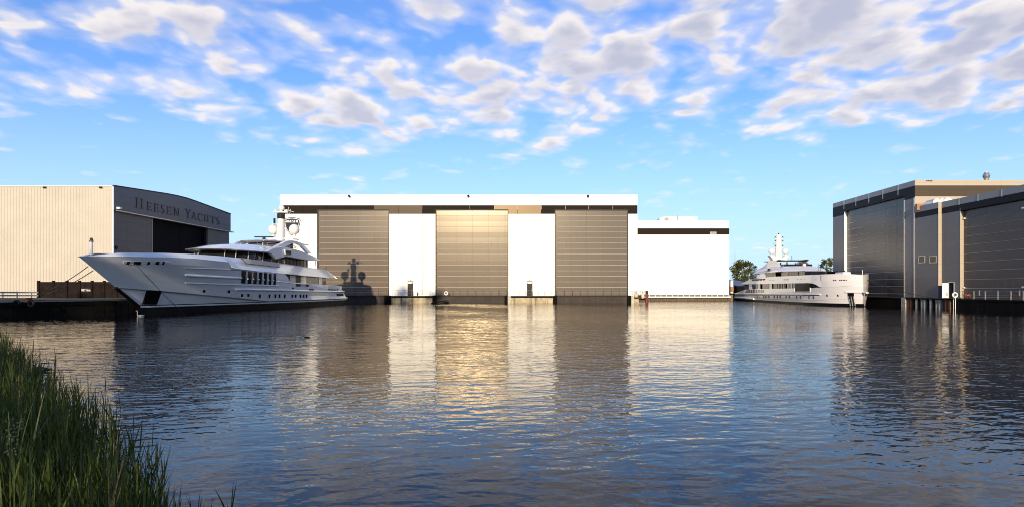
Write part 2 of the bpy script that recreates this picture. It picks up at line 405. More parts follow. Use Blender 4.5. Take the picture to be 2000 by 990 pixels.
def P(px, py, D): return ((px - CX) * D / F, D, CH + (HY - py) * D / F)       # a measured point at depth D
def PX(px, D): return (px - CX) * D / F
def PZ(py, D): return CH + (HY - py) * D / F
def DY(px, X): return X * F / (px - CX)                                       # depth of a measured point on a wall x = X

# ------------------------------------------------------------------ water and land
wm = MB(); wm.add([(-900, -60, 0), (900, -60, 0), (900, 1500, 0), (-900, 1500, 0)], [(0, 1, 2, 3)])
structure('water', wm, M['water'], fixn=False)

QZ = 1.42
def slab(mb, pts, z0, z1):
    mb.prism([(x, y, z0) for x, y in pts], (0, 0, z1 - z0))
lq = MB(); slab(lq, [(-45.2, 140), (-45.2, 77), (-42.2, 68), (-46.8, 59), (-58, 38), (-75, 30), (-200, 30), (-200, 140)], -1.5, QZ)
structure('quay', lq, [M['quay_top']])
# near-black timber facing of the same quay
fac = MB()
edge = [(-45.2, 126), (-45.2, 77), (-42.2, 68), (-46.8, 59), (-58, 38), (-75, 30)]
for (x0, y0), (x1, y1) in zip(edge, edge[1:]):
    d = Vector((x1 - x0, y1 - y0, 0)); nrm = Vector((-d.y, d.x, 0)).normalized()
    if nrm.x < 0 and nrm.y > 0: nrm = -nrm
    if nrm.dot(Vector((1, -0.5, 0))) < 0: nrm = -nrm
    L = d.length; k = max(1, int(L / 1.0))
    for i in range(k):
        a = Vector((x0, y0, 0)) + d * (i / k) ; b = Vector((x0, y0, 0)) + d * ((i + 0.93) / k)
        t = 0.10 + 0.05 * random.random()
        fac.prism([(a.x, a.y, -0.6), (b.x, b.y, -0.6), (b.x, b.y, QZ - 0.08 - 0.05 * random.random()), (a.x, a.y, QZ - 0.10)], nrm * t)
    fac.prism([(x0, y0, QZ - 0.32), (x1, y1, QZ - 0.32), (x1, y1, QZ + 0.03), (x0, y0, QZ + 0.03)], nrm * 0.22)
tag(fac.build('quay_wall', M['black_timber']), 'black timber quay wall under the cream corrugated hall', 'quay wall')
gs = MB(); gs.grid([[(-46 - i * 2.1, (72 if j == 0 else 88.8) + 0.8 * math.sin(i * 1.7), QZ + 0.012 + 0.05 * random.random()) for i in range(34)] for j in range(2)])
tag(gs.build('grass', M['grass']), 'strip of yellow green grass along the dark board fence', 'grass', kind='stuff')

# far side land
fl = MB(); slab(fl, [(-47, 128.0), (19, 128.0), (19, 152), (43.5, 152), (43.5, 250), (-200, 250), (-200, 131)], -1.5, QZ - 0.08)
structure('ground', fl, M['ground'])
fl2 = MB(); slab(fl2, [(30, 215), (400, 215), (1500, 1400), (-1500, 1400), (-300, 252), (43, 252)], -1.5, 1.0)
structure('ground', fl2, M['ground'])
rq = MB(); slab(rq, [(54.6, 15), (400, 15), (400, 215), (54.6, 215)], -1.5, QZ)
structure('quay', rq, M['quay_top'])

# ------------------------------------------------------------------ central hall
D0 = 128.0
xl, xr_, ztop = PX(547, D0), PX(1245, D0), PZ(381, D0)
zb1, zb0 = PZ(401.5, D0), PZ(418.3, D0)
hall = thing('building_hall', 'wide white dock hall with three tall brown grey doors', 'hall', ((xl + xr_) / 2, D0, QZ - 0.08))
doors = [(620.4, 759.3), (851.5, 992.0), (1084.3, 1226.0)]
ztd = PZ(410.6, D0); zq = PZ(577, D0)
# front wall in bays around the doors
wl = MB()
edges = [547] + [e for d in doors for e in d] + [1245]
for i in range(0, len(edges), 2):
    wl.box(PX(edges[i], D0), PX(edges[i + 1], D0), D0, D0 + 0.6, -1.0, zb0)
wl.box(xl, xl + 0.4, D0 + 0.6, D0 + 45, -1.0, zb0); wl.box(xr_ - 0.4, xr_, D0 + 0.6, D0 + 45, -1.0, zb0)
wl.box(xl, xr_, D0 + 45, D0 + 45.4, -1, zb0)
wl.build('wall', M['white_clad'], hall)
pp = MB(); pp.box(xl, xr_, D0 - 0.05, D0 + 0.5, zb1, ztop)
pp.box(xl, xl + 0.5, D0 + 0.5, D0 + 45.4, zb0, ztop); pp.box(xr_ - 0.5, xr_, D0 + 0.5, D0 + 45.4, zb0, ztop)
pp.box(xl, xr_, D0 + 44.9, D0 + 45.4, zb0, ztop)
pp.build('parapet', M['white_clad'], hall)
box('roof', M['quay_top'], hall, xl + 0.5, xr_ - 0.5, D0 + 0.6, D0 + 44.9, ztop - 1.0, ztop - 0.7)
# band of cassettes below the parapet; the gold ones lean back, their glint is also in the colour
cuts = [547, 592, 638, 684, 730, 778, 825, 871, 917, 965, 1011, 1057, 1104, 1150, 1197, 1245]
for a, b in zip(cuts, cuts[1:]):
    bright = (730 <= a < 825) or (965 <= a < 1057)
    x0, x1 = PX(a, D0) + 0.03, PX(b, D0) - 0.03
    # the doors stand in front of the lower half of the band
    lean = 0.035 if (965 <= a < 1057) else (0.008 if bright else 0.0)
    segs = [(x0, x1, zb0)]
    for p, q in doors:
        dx0, dx1 = PX(p, D0) - 0.08, PX(q, D0) + 0.08; new = []
        for s0, s1, zz in segs:
            if s1 <= dx0 or s0 >= dx1 or zz > zb0: new.append((s0, s1, zz)); continue
            if s0 < dx0: new.append((s0, dx0, zb0))
            new.append((max(s0, dx0), min(s1, dx1), ztd + 0.08))
            if s1 > dx1: new.append((dx1, s1, zb0))
        segs = new
    mb = MB()
    for s0, s1, zz in segs:
        yb = D0 - 0.04 + lean * (zz - zb0) / (zb1 - zb0)
        mb.prism([(s0, yb, zz), (s0, D0 + 0.2, zz), (s0, D0 + 0.2, zb1), (s0, D0 - 0.04 + lean, zb1)], (s1 - s0, 0, 0))
    mb.build('cassette', M['dim_glint_band'] if a < 830 and bright else M['gold_glint_band'] if bright else M['grey_band'], hall)
mb = MB(); mb.box(xl, xr_, D0 + 0.21, D0 + 0.5, ztd + 0.1, zb1); mb.build('band_backing', M['white_trim'], hall)
for k, (p, q) in enumerate(doors):
    x0, x1 = PX(p, D0), PX(q, D0)
    fr = MB(); fr.box(x0 - 0.09, x0 + 0.03, D0 - 0.06, D0 + 0.5, 1.2, ztd + 0.09); fr.box(x1 - 0.03, x1 + 0.09, D0 - 0.06, D0 + 0.5, 1.2, ztd + 0.09)
    fr.box(x0 + 0.03, x1 - 0.03, D0 - 0.06, D0 + 0.5, ztd - 0.03, ztd + 0.09)
    dr = MB(); lip = MB(); n = 16; pitch = (ztd - zq) / 15.55
    for i in range(n):
        z1 = ztd - 0.03 - i * pitch; z0 = max(z1 - pitch, zq - 0.3)
        # every row leans back by a hair so that rows do not mirror the same piece of sky
        dr.prism([(x0 + 0.03, D0 + 0.25, z0 + 0.05), (x0 + 0.03, D0 + 0.4, z0 + 0.05), (x0 + 0.03, D0 + 0.4, z1), (x0 + 0.03, D0 + 0.25 + random.uniform(-.002, .006), z1)], (x1 - x0 - 0.06, 0, 0))
        lip.prism([(x0 + 0.25, D0 + 0.19, z0), (x0 + 0.25, D0 + 0.42, z0), (x0 + 0.25, D0 + 0.42, z0 + 0.05), (x0 + 0.25, D0 + 0.235, z0 + 0.055)], (x1 - x0 - 0.35, 0, 0))
    dob = dr.build('hall_door', M['door_panel'], hall)
    lip.build('panel_lip', M['door_lip_glint'], dob); fr.build('door_frame', M['dark_frame'], dob)
for px0, px1 in ((796.3, 807.0), (1029.2, 1040.0)):
    x0, x1 = PX(px0, D0), PX(px1, D0); z1 = PZ(548.3, D0)
    d = box('side_door', M['dark_frame'], hall, x0, x1, D0 - 0.05, D0 - 0.005, zq, z1)
    mb = MB(); mb.box(x0 + 0.1, x1 - 0.1, D0 - 0.075, D0 - 0.05, zq + 0.12, z1 - 0.5); mb.build('door_leaf', M['gate'], d)
    mb = MB()
    for i in range(5): mb.box(x0 + 0.13 + i * 0.16, x0 + 0.23 + i * 0.16, D0 - 0.07, D0 - 0.05, z1 - 0.42, z1 - 0.12)
    mb.build('vent', M['steel'], d)
    mb = MB(); mb.tube([(x1 - 0.2, D0 - 0.13, zq + 1.0), (x1 - 0.2, D0 - 0.13, zq + 1.3)], 0.03); mb.build('handle', M['steel'], d)
    mb = MB(); c = ((x0 + x1) / 2, D0 - 0.16, z1 + 0.28); mb.lathe(c, [(0.02, -0.14), (0.12, -0.1), (0.15, 0), (0.12, 0.1), (0.02, 0.14)], 12)
    mb.build('door_lamp', M['lamp'], hall, smooth=True)
mb = MB(); mb.box(PX(814.5, D0), PX(817, D0), D0 - 0.2, D0 - 0.002, zq, zq + 0.62); mb.build('junction_box', M['black'], hall)
for px in (683, 915, 1148):
    x = PX(px, D0); z = PZ(384, D0)
    mb = MB(); mb.tube([(x, D0 - 0.05, z - 0.1), (x, D0 - 0.45, z)], 0.05); mb.lathe((x, D0 - 0.5, z), [(0.02, -0.24), (0.2, -0.12), (0.22, 0.05), (0.1, 0.2), (0.01, 0.22)], 10)
    mb.build('security_camera', M['black'], hall, smooth=True)
for a, b in ((550, 555.5), (556.5, 564.5), (761, 775), (780, 795), (992, 1006), (1013, 1027), (1228, 1241)):
    k = 3
    for i in range(k):
        xa, xb = PX(a + (b - a) * i / k, D0) + 0.04, PX(a + (b - a) * (i + 1) / k, D0) - 0.04
        box('overflow_slot', M['rail'], hall, xa, xb, D0 - 0.08, D0 - 0.05, PZ(384.6, D0), PZ(383.2, D0))
# joint between the two halves of the hall
box('expansion_joint', M['rail'], hall, PX(824.2, D0), PX(825.7, D0), D0 - 0.012, D0 - 0.001, QZ, zb0)

# -- glyphs made of strokes (unit cap height), serif or plain
def glyph(ch, serif):
    T, t = (0.155, 0.065) if serif else (0.2, 0.2)
    q = []
    def bar(x0, y0, x1, y1): q.append([(x0, y0), (x1, y0), (x1, y1), (x0, y1)])
    def sf(xc, y, w=0.32):
        if serif: bar(xc - w / 2, y if y < .5 else y - 0.05, xc + w / 2, y + 0.05 if y < .5 else y)
    def diag(x0, y0, x1, y1, w): q.append([(x0 - w / 2, y0), (x0 + w / 2, y0), (x1 + w / 2, y1), (x1 - w / 2, y1)])
    def arc(cx, cy, rx, ry, a0, a1, w0, w1, n=12):
        for i in range(n):
            f0, f1 = i / n, (i + 1) / n
            pts = []
            for f, sgn in ((f0, 1), (f1, 1), (f1, -1), (f0, -1)):
                a = R(a0 + (a1 - a0) * f); w = t + (max(w0, w1) - t) * math.sin(math.pi * f) if serif else t
                pts.append((cx + (rx + sgn * w / 2) * math.cos(a), cy + (ry + sgn * w / 2) * math.sin(a)))
            q.append(pts)
    if ch == 'H':
        bar(.12, 0, .12 + T, 1); bar(.68, 0, .68 + T, 1); bar(.12, .5 - t / 2, .7, .5 + t / 2)
        for x in (.12 + T / 2, .68 + T / 2): sf(x, 0); sf(x, 1)
    if ch == 'E':
        bar(.12, 0, .12 + T, 1)
        for y, x in ((0, .72), (.5 - t / 2, .6), (1 - t, .7)): bar(.12, y, x, y + t)
        if serif: bar(.66, 0, .72, .2); bar(.64, .8, .70, 1); bar(.56, .4, .6, .6); sf(.18, 0, .24); sf(.18, 1, .24)
    if ch == 'N':
        bar(.12, 0, .12 + t, 1); bar(.76, 0, .76 + t, 1); diag(.12 + t, 1, .80, 0, T * 1.15); sf(.15, 0, .26); sf(.1, 1, .24); sf(.79, 1, .26)
    if ch == 'Y':
        diag(.45, .45, .12, 1, T); diag(.48, .45, .82, 1, t); bar(.46 - T / 2, 0, .46 + T / 2, .5); sf(.12, 1, .3); sf(.82, 1, .26); sf(.46, 0)
    if ch == 'A':
        diag(.12, 0, .46, 1, t); diag(.82, 0, .48, 1, T); bar(.24, .33, .7, .33 + t); sf(.12, 0, .26); sf(.82, 0, .3)
    if ch == 'T':
        bar(.47 - T / 2, 0, .47 + T / 2, 1); bar(.06, 1 - t, .88, 1); sf(.47, 0)
        if serif: bar(.06, .8, .11, 1); bar(.83, .8, .88, 1)
    if ch == 'C':
        arc(.52, .5, .38, .48, 50, 310, T, T, 16)
        if serif: bar(.72, .78, .78, 1)
    if ch == 'S':
        arc(.45, .73, .25, .24, 40, 270, T, t); arc(.45, .27, .27, .25, 90, -140, T, t)
    return q
def letter_mesh(ch, serif, fn, depth):
    """fn(u, v, d) -> 3D point"""
    mb = MB()
    for i, poly in enumerate(glyph(ch, serif)):
        d = depth + 0.0015 * (i % 7); n = len(poly)
        vs = [fn(u, v, 0) for u, v in poly] + [fn(u, v, d) for u, v in poly]
        mb.add(vs, [tuple(range(n - 1, -1, -1)), tuple(range(n, 2 * n))] + [(k, (k + 1) % n, n + (k + 1) % n, n + k) for k in range(n)])
    return mb

# shield emblem on the wall
def shield(sc):
    top = [(-1.0 + 2.0 * i / 14, 0.80 + 0.20 * math.cos((i / 14 - .5) * math.pi)) for i in range(15)]
    side = [(1.03, 0.62), (0.95, 0.1), (0.72, -0.45), (0.35, -0.95), (0.0, -1.2)]
    pts = top + side + [(-x, y) for x, y in side[::-1][1:]]
    return [(x * sc, y * sc) for x, y in pts]
ex, ez, es = PX(570.5, D0), PZ(441, D0), 1.55
def plate(sc, y, th): return MB().prism([(ex + x * es, y, ez + z * es) for x, z in shield(sc)], (0, th, 0))
emb = plate(1.0, D0 - 0.08, 0.078).build('emblem', M['emblem'], hall)
plate(0.91, D0 - 0.10, 0.03).build('border', M['white_trim'], emb)
plate(0.85, D0 - 0.12, 0.03).build('field', M['emblem'], emb)
lx = PX(559.7, D0); lw = (PX(582.5, D0) - lx) / 6; lz0, lz1 = PZ(435.2, D0), PZ(430.6, D0)
for i, ch in enumerate('HEESEN'):
    letter_mesh(ch, False, lambda u, v, d, i=i: (lx + (i + u * 0.92) * lw, D0 - 0.121 - d, lz0 + v * (lz1 - lz0)), 0.02).build('letter', M['white_trim'], emb)

# ------------------------------------------------------------------ quay bays, dock gates, railings in front of the hall
for a, b, lab in ((759.3, 851.5, 'stained concrete quay bay below the white wall with the first small dark door'), (992, 1084.3, 'stained concrete quay bay between the glowing middle door and the last door')):
    x0, x1 = PX(a, D0) + 0.7, PX(b, D0) - 0.55
    t = thing('quay_bay', lab, 'quay', ((x0 + x1) / 2, D0 - 0.8, 0), 'concrete quay bays')
    mb = MB(); mb.box(x0, x1, D0 - 1.45, D0 - 0.003, -1, zq - 0.34)
    k = 9
    for i in range(k + 1):
        xx = x0 + (x1 - x0) * i / k; mb.box(xx - 0.10, xx + 0.10, D0 - 1.56, D0 - 1.45, -1, zq - 0.34)
    mb.build('face', M['concrete'], t)
    box('coping', M['black_timber'], t, x0 - 0.1, x1 + 0.1, D0 - 1.6, D0 - 0.004, zq - 0.335, zq - 0.06)
    box('deck', M['quay_top'], t, x0, x1, D0 - 1.5, D0 - 0.005, zq - 0.058, zq)
    r = thing('railing', 'grey pipe railing on the quay bay %s' % ('left of the glowing middle door' if a < 900 else 'before the second small dark door').replace('left of', 'beside'), 'railing', ((x0 + x1) / 2, D0 - 1.4, zq), 'pipe railings along the dock hall')
    n = 6
    for i in range(n + 1):
        xx = x0 + 0.3 + (x1 - x0 - 0.6) * i / n
        if abs(xx - PX(801 if a < 900 else 1034, D0)) < 0.4: continue
        MB().tube([(xx, D0 - 1.4, zq), (xx, D0 - 1.4, zq + 1.0)], 0.026).build('post', M['rail'], r)
    for h in (0.55, 1.0): MB().tube([(x0 + 0.3, D0 - 1.4, zq + h), (x1 - 0.3, D0 - 1.4, zq + h)], 0.022).build('rail', M['rail'], r)

gl = ['brown steel dock gate behind the stern of the big yacht', 'brown steel dock gate under the glowing middle door', 'brown steel dock gate under the door nearest the low white block']
for (p, q), lab in zip(doors, gl):
    x0, x1 = PX(p, D0), PX(q, D0)
    t = thing('dock_gate', lab, 'dock gate', ((x0 + x1) / 2, D0 - 0.6, 0), 'steel dock gates')
    box('plate', M['gate'], t, x0 - 0.25, x1 + 0.25, D0 - 0.85, D0 - 0.45, -1.2, zq - 0.12)
    box('walkway', M['dark_rail'], t, x0 - 0.1, x1 + 0.1, D0 - 1.15, D0 - 0.3, zq - 0.115, zq + 0.03)
    n = 9
    for i in range(n + 1):
        xx = x0 + 0.25 + (x1 - x0 - 0.5) * i / n
        MB().tube([(xx, D0 - 1.05, zq + 0.03), (xx, D0 - 1.05, zq + 1.15)], 0.028).build('post', M['dark_rail'], t)
    for h in (0.35, 0.7, 1.02): MB().tube([(x0 + 0.2, D0 - 1.05, zq + h), (x1 - 0.2, D0 - 1.05, zq + h)], 0.022).build('rail', M['rail'], t)
# fender piles
fp = [(754, 'dark fender pile between the yacht stern gate and the first quay bay'), (761, 'dark fender pile at the start of the first quay bay'), (849, 'dark fender pile at the end of the first quay bay'),
      (988.5, 'dark fender pile where the middle dock gate ends'), (1084.5, 'dark fender pile where the second quay bay ends'), (1228, 'dark fender pile beside the pale concrete post')]
for px, lab in fp:
    x = PX(px, D0 - 1.6)
    mb = MB(); mb.lathe((x, D0 - 1.75, 0), [(0.30, -1), (0.30, 0.5), (0.28, zq + 0.02), (0.2, zq + 0.1)], 10)
    o = mb.build('fender_pile', M['black_timber'], loc=(x, D0 - 1.75, 0), smooth=True); tag(o, lab, 'pile', 'fender piles of the dock hall')
for px, lab in ((994.8, 'pale concrete post beside the middle dock gate'), (1235.5, 'pale concrete post next to the yellow float')):
    x = PX(px, D0 - 1.4)
    mb = MB(); mb.box(x - 0.28, x + 0.28, D0 - 1.7, D0 - 1.1, -1, zq - 0.02)
    tag(mb.build('concrete_post', M['pale_concrete'], loc=(x, D0 - 1.4, 0), bevel=0.03), lab, 'post', 'pale concrete posts')
# life ring on the middle gate
def life_ring(x, y, z, axis, label):
    t = thing('life_ring', label, 'life ring', (x, y, z), 'life rings')
    mb = MB(); mb.torus((x, y, z), 0.30, 0.085, axis); mb.build('ring', M['white_trim'], t, smooth=True)
    mb = MB(); dx = 0.1
    if axis == 'y': mb.box(x - 0.06, x + 0.06, y + 0.09, y + 0.12, z - 0.5, z + 0.45)
    else: mb.box(x + 0.09, x + 0.12, y - 0.06, y + 0.06, z - 0.5, z + 0.45)
    mb.build('bracket', M['rail'], t)
    return t
life_ring(PX(871.3, D0 - 1.2), D0 - 1.2, PZ(572, D0 - 1.2), 'y', 'white life ring on the rail of the middle dock gate')
# mooring beam afloat by the middle gate
fb = MB(); a = Vector(P(842, 591.3, D0 - 3.2)); b = Vector(P(873, 586.6, D0 - 2.4))
fb.prism([a + Vector((0, 0, -0.12)), a + Vector((0, 0.5, -0.12)), a + Vector((0, 0.5, 0.12)), a + Vector((0, 0, 0.12))], b - a)
tag(fb.build('floating_boom', M['black_timber']), 'dark sloping timber boom at the water by the middle dock gate', 'boom')

# corner with floats
fx = DY
def ball(name, px, py, D, r, mat, label, sq=1.0):
    c = P(px, py, D); t = thing(name, label, 'float', (c[0], c[1], c[2] - r), 'round mooring floats')
    mb = MB(); mb.lathe(c, [(max(0.01, r * math.cos(R(a))), r * sq * math.sin(R(a))) for a in range(-90, 91, 15)], 14); mb.build('ball', mat, t, smooth=True)
    mb = MB(); mb.torus((c[0], c[1], c[2] + r * sq + 0.08), 0.09, 0.03); mb.build('lifting_eye', M['dark_rail'], t)
    mb = MB(); mb.tube([(c[0], c[1] + r * .8, c[2] + r * sq), (c[0], D0 - 0.8, c[2] + r * sq + 0.25)], 0.02); mb.build('hanger', M['dark_rail'], t)
    return t
ball('mooring_float', 1242.6, 577.0, D0 - 1.7, 0.40, M['buoy'], 'yellow round float hanging beside the pale concrete post')
ball('mooring_float', 1255.4, 577.5, D0 - 1.7, 0.30, M['buoy_pale'], 'pale oval float hanging against the red steel pile', 1.75)
cb = MB(); x0, x1 = PX(1238.5, D0 - 1.2), PX(1247, D0 - 1.2); cb.box(x0, x1, D0 - 1.6, D0 - 0.4, -1, PZ(583, D0 - 1.5)); cb.box(x0 + .1, x1 - .1, D0 - 1.7, D0 - 1.6, -1, 0.25)
tag(cb.build('footing_block', M['concrete'], loc=((x0 + x1) / 2, D0 - 1, 0), bevel=0.04), 'stained yellow concrete block below the round float', 'block')
rp = thing('steel_pile', 'red oxide steel pile standing in the water at the hall corner', 'pile', (PX(1263.3, D0 - 2), D0 - 2, 0))
MB().lathe((PX(1263.3, D0 - 2), D0 - 2, 0), [(0.28, -1.5), (0.28, PZ(572.5, D0 - 2))], 14).build('shaft', M['red_steel'], rp, smooth=True)
MB().lathe((PX(1263.3, D0 - 2), D0 - 2, PZ(572.5, D0 - 2)), [(0.28, 0), (0.27, 0.35), (0.18, 0.5), (0.02, 0.52)], 14).build('cap', M['dark_rail'], rp, smooth=True)
r = thing('railing', 'dark railing with close uprights behind the two round floats', 'railing', (PX(1246, D0), D0 - 0.7, zq))
for i in range(9):
    x = PX(1231.5 + i * 3.7, D0); MB().tube([(x, D0 - 0.7, 0.9), (x, D0 - 0.7, PZ(568, D0))], 0.03).build('post', M['dark_rail'], r)
for py in (568.2, 573.5): MB().tube([(PX(1231, D0), D0 - 0.7, PZ(py, D0)), (PX(1262, D0), D0 - 0.7, PZ(py, D0))], 0.025).build('rail', M['dark_rail'], r)
box('ledge', M['black_timber'], r, xr_ + 0.02, PX(1262, D0), D0 - 0.9, D0 + 0.3, 0.55, 0.8)

# ------------------------------------------------------------------ low white block
D1 = 150.0
e0, e1 = PX(1236, D1), PX(1424, D1); et = PZ(431, D1)
ext = thing('building_block', 'lower plain white block beside the dock hall with rooftop unit', 'building', ((e0 + e1) / 2, D1, 1))
zeb1, zeb0, zed = PZ(446.2, D1), PZ(458.7, D1), PZ(575.5, D1)
mb = MB(); mb.box(e0, e1, D1, D1 + 40, zed, zeb0); mb.build('wall', M['white_clad'], ext)
mb = MB(); mb.box(e0, e1, D1 - 0.03, D1 + 40.01, zeb1, et); mb.build('parapet', M['white_clad'], ext)
mb = MB(); mb.box(e0 + 0.01, e1 + 0.02, D1 - 0.02, D1 + 39.9, zeb0 + 0.01, zeb1 - 0.01); mb.build('band', M['grey_band'], ext)
gx0, gx1 = PX(1387, D1), PX(1399, D1); gz0, gz1 = PZ(458.2, D1), PZ(453.2, D1)
gr = box('vent_grille', M['steel'], ext, gx0, gx1, D1 - 0.09, D1 - 0.021, gz0, gz1)
mb = MB()
for i in range(4): mb.box(gx0 + .05, gx1 - .05, D1 - 0.105, D1 - 0.09, gz0 + .06 + i * .13, gz0 + .12 + i * .13)
mb.build('slat', M['dark_frame'], gr)
ux0, ux1 = PX(1289, D1 + 6), PX(1362, D1 + 6)
un = box('rooftop_unit', M['white_trim'], ext, ux0 + 0.9, ux1, D1 + 6, D1 + 11, et - 0.5, PZ(423, D1 + 6), bevel=0.03)
mb = MB(); mb.prism([(ux0, D1 + 6.4, et - 0.5), (ux0 + 0.9, D1 + 6.4, et - 0.5), (ux0 + 0.9, D1 + 6.4, PZ(423.4, D1 + 6)), (ux0, D1 + 6.4, PZ(426, D1 + 6))], (0, 3, 0)); mb.build('hood', M['steel'], un)
mb = MB()
for i in range(3): mb.box(ux0 + 1.0, ux0 + 2.0, D1 + 5.95, D1 + 5.999, PZ(430 - i * 2.2, D1 + 6), PZ(429 - i * 2.2, D1 + 6))
mb.build('louvre', M['dark_frame'], un)
mb = MB(); mb.tube([(PX(1323, D1 + 5.9), D1 + 5.9, et), (PX(1323, D1 + 5.9), D1 + 5.9, PZ(422, D1 + 6))], 0.06); mb.build('pipe', M['dark_rail'], un)
mb = MB(); x = PX(1245, D0 + 1); 
mb.box(e0, e1, D1 + 0.3, D1 + 39, 0.2, zed + 0.1); mb.build('dark_recess', M['dark_frame'], ext)  # near-black backing draws the dark gap behind the white posts
qb = thing('waling_beam', 'white waling beam on short posts along the low white block', 'beam', ((e0 + e1) / 2, D1 - 0.3, 0))
box('beam', M['white_trim'], qb, e0 + 2, e1 + 0.2, D1 - 0.75, D1 + 0.2, PZ(580.3, D1), PZ(578.2, D1))
n = 15
for i in range(n + 1):
    x = e0 + 2.4 + (e1 - e0 - 2.5) * i / n; MB().box(x - 0.05, x + 0.05, D1 - 0.30, D1 - 0.2, PZ(578.2, D1), zed + 0.02).build('post', M['white_trim'], qb)
tb = thing('quay_wall', 'brown timber quay wall at the foot of the low white block', 'quay wall', ((e0 + e1) / 2, D1 - 0.4, 0))
mb = MB(); k = 50
for i in range(k):
    x = e0 + (e1 - e0 + 0.3) * i / k; mb.box(x, x + 0.40, D1 - 0.55 - 0.06 * random.random(), D1 + 0.29, -1, PZ(581.6, D1) + random.uniform(-.05, .03))
mb.build('sheet_piling', M['brown_timber'], tb)
box('dark_cap', M['black_timber'], tb, e0, e1 + 0.3, D1 - 0.65, D1 + 0.25, PZ(581.5, D1), PZ(580.4, D1))
# small pipe bracket on the corner
mb = MB(); c = P(1244.2, 535, D0 - 0.1)
mb.box(c[0] - .12, c[0] + .12, D0 - .2, D0 - .002, c[2] - .35, c[2] + .35); mb.box(c[0] - .25, c[0] + .1, D0 - .25, D0 - .2, c[2] - .5, c[2] - .4); mb.build('cable_box', M['steel'], hall)

# ------------------------------------------------------------------ cream corrugated hall with the lettering
XL, YN, YF = -59.0, 95.0, 131.2
ze, zr = 16.87, 17.75
lh = thing('building_warehouse', 'cream corrugated hall with dark lettered gable front', 'hall', (XL - 10, YN, QZ))
mb = MB(); pr = []
x = XL - 0.06; pitch = 0.42
def corr(x0, x1, yw, yn):
    """trapezoid profile"""
    pts = []; x = x1
    while x > x0:
        pts += [(x, yw), (x - 0.15, yw), (x - 0.20, yn), (x - 0.37, yn)]; x -= pitch
    return pts
pts = corr(-130, XL - 0.12, YN - 0.045, YN)
mb.grid([[(px_, y, QZ - 0.3) for px_, y in pts], [(px_, y, ze - 0.1) for px_, y in pts]])
mb.build('side_wall', M['cream_corr'], lh)
box('eaves_trim', M['white_trim'], lh, -130, XL - 0.1, YN - 0.16, YN + 0.3, ze - 0.1, ze + 0.06)
box('corner_trim', M['white_trim'], lh, XL - 0.13, XL + 0.02, YN - 0.1, YN + 0.02, QZ, ze - 0.1)
for px in (87.3, 197):
    c = P(px, 366.6, YN - 0.1); box('overflow_slot', M['black'], lh, c[0] - 0.2, c[0] + 0.2, YN - 0.22, YN - 0.05, c[2] - 0.12, c[2] + 0.12)
ym = (YN + YF) / 2
prof = [(YN, ze), (ym - 4.5, zr - 0.12), (ym - 1.5, zr - 0.02), (ym + 1.5, zr), (ym + 4, zr - 0.1), (YF, ze)]
zl = 13.6
g = MB(); g.prism([(XL - 0.5, YN + 0.021, zl)] + [(XL - 0.5, max(y, YN + 0.021), z) for y, z in prof] + [(XL - 0.5, YF, zl)], (0.5, 0, 0)); g.build('gable_front', M['lintel_clad'], lh)
g = MB()
for (y0, z0), (y1, z1) in zip(prof, prof[1:]): g.prism([(XL + 0.1, y0, z0), (XL + 0.1, y1, z1), (XL + 0.1, y1, z1 + 0.14), (XL + 0.1, y0, z0 + 0.14)], (-0.5, 0, 0))
g.build('verge_trim', M['dark_frame'], lh)
g = MB()
for (y0, z0), (y1, z1) in zip(prof, prof[1:]): g.prism([(XL - 0.41, y0, z0 + 0.02), (XL - 0.41, y1, z1 + 0.02), (XL - 0.41, y1, z1 + 0.1), (XL - 0.41, y0, z0 + 0.1)], (-70, 0, 0))
g.build('roof', M['quay_top'], lh)
box('wall', M['slide_door'], lh, XL - 70, XL - 1.2, YN + 0.4, YF - 0.1, QZ, ze - 0.5)
box('door_track', M['steel'], lh, XL - 0.35, XL + 0.22, YN + 0.4, YF + 1.0, zl - 0.16, zl - 0.01)
yd0, yd1, yd2 = DY(228, XL), DY(301, XL), DY(409, XL)
for y0, y1, m, dx in ((YN + 0.03, yd1, 'slide_door', -0.30), (yd2, YF, 'slide_door', -0.30)):
    box('sliding_door', M[m], lh, XL + dx - 0.3, XL + dx, y0, y1, QZ, zl - 0.17)
box('lit_edge', M['cream_corr'], lh, XL - 0.62, XL - 0.28, yd1 + 0.01, yd1 + 0.12, QZ, zl - 0.17)  # cream strip paints the sunlight on the grey door's edge
for y0, y1 in ((yd1 + 0.13, DY(361, XL)), (DY(361, XL) + 0.1, yd2 - 0.02)):
    box('opening_dark', M['opening_dark'], lh, XL - 1.15, XL - 0.95, y0, y1, QZ, zl - 0.17)
mb = MB(); mb.box(XL + 0.0, XL + 0.5, DY(226.5, XL) , DY(231, XL), 13.75, 14.0); mb.build('floodlight', M['white_trim'], lh)
mb = MB(); mb.torus((XL - 0.2, DY(230.2, XL), PZ(483.6, DY(230.2, XL))), 0.2, 0.07, 'x'); mb.build('warning_horn', M['black'], lh, smooth=True)
boxes = [('H', 318, 410, 1), ('E', 447, 497, 0), ('E', 530, 578, 0), ('S', 612, 643, 0), ('E', 672, 722, 0), ('N', 748, 815, 0),
         ('Y', 885, 950, 1), ('A', 950, 1012, 0), ('C', 1025, 1078, 0), ('H', 1098, 1152, 0), ('T', 1172, 1226, 0), ('S', 1240, 1275, 0)]
for ch, a, b, big in boxes:
    ya, yb = DY(210 + a / 5.823, XL), DY(210 + b / 5.823, XL); hgt = 1.6 if big else 1.28
    q = [u for poly in glyph(ch, True) for u, v in poly]; u0, u1 = min(q), max(q)
    letter_mesh(ch, True, lambda u, v, d: (XL + 0.002 + d, ya + (u - u0) / (u1 - u0) * (yb - ya), 14.42 + v * hgt), 0.07).build('letter', M['letter'], lh)

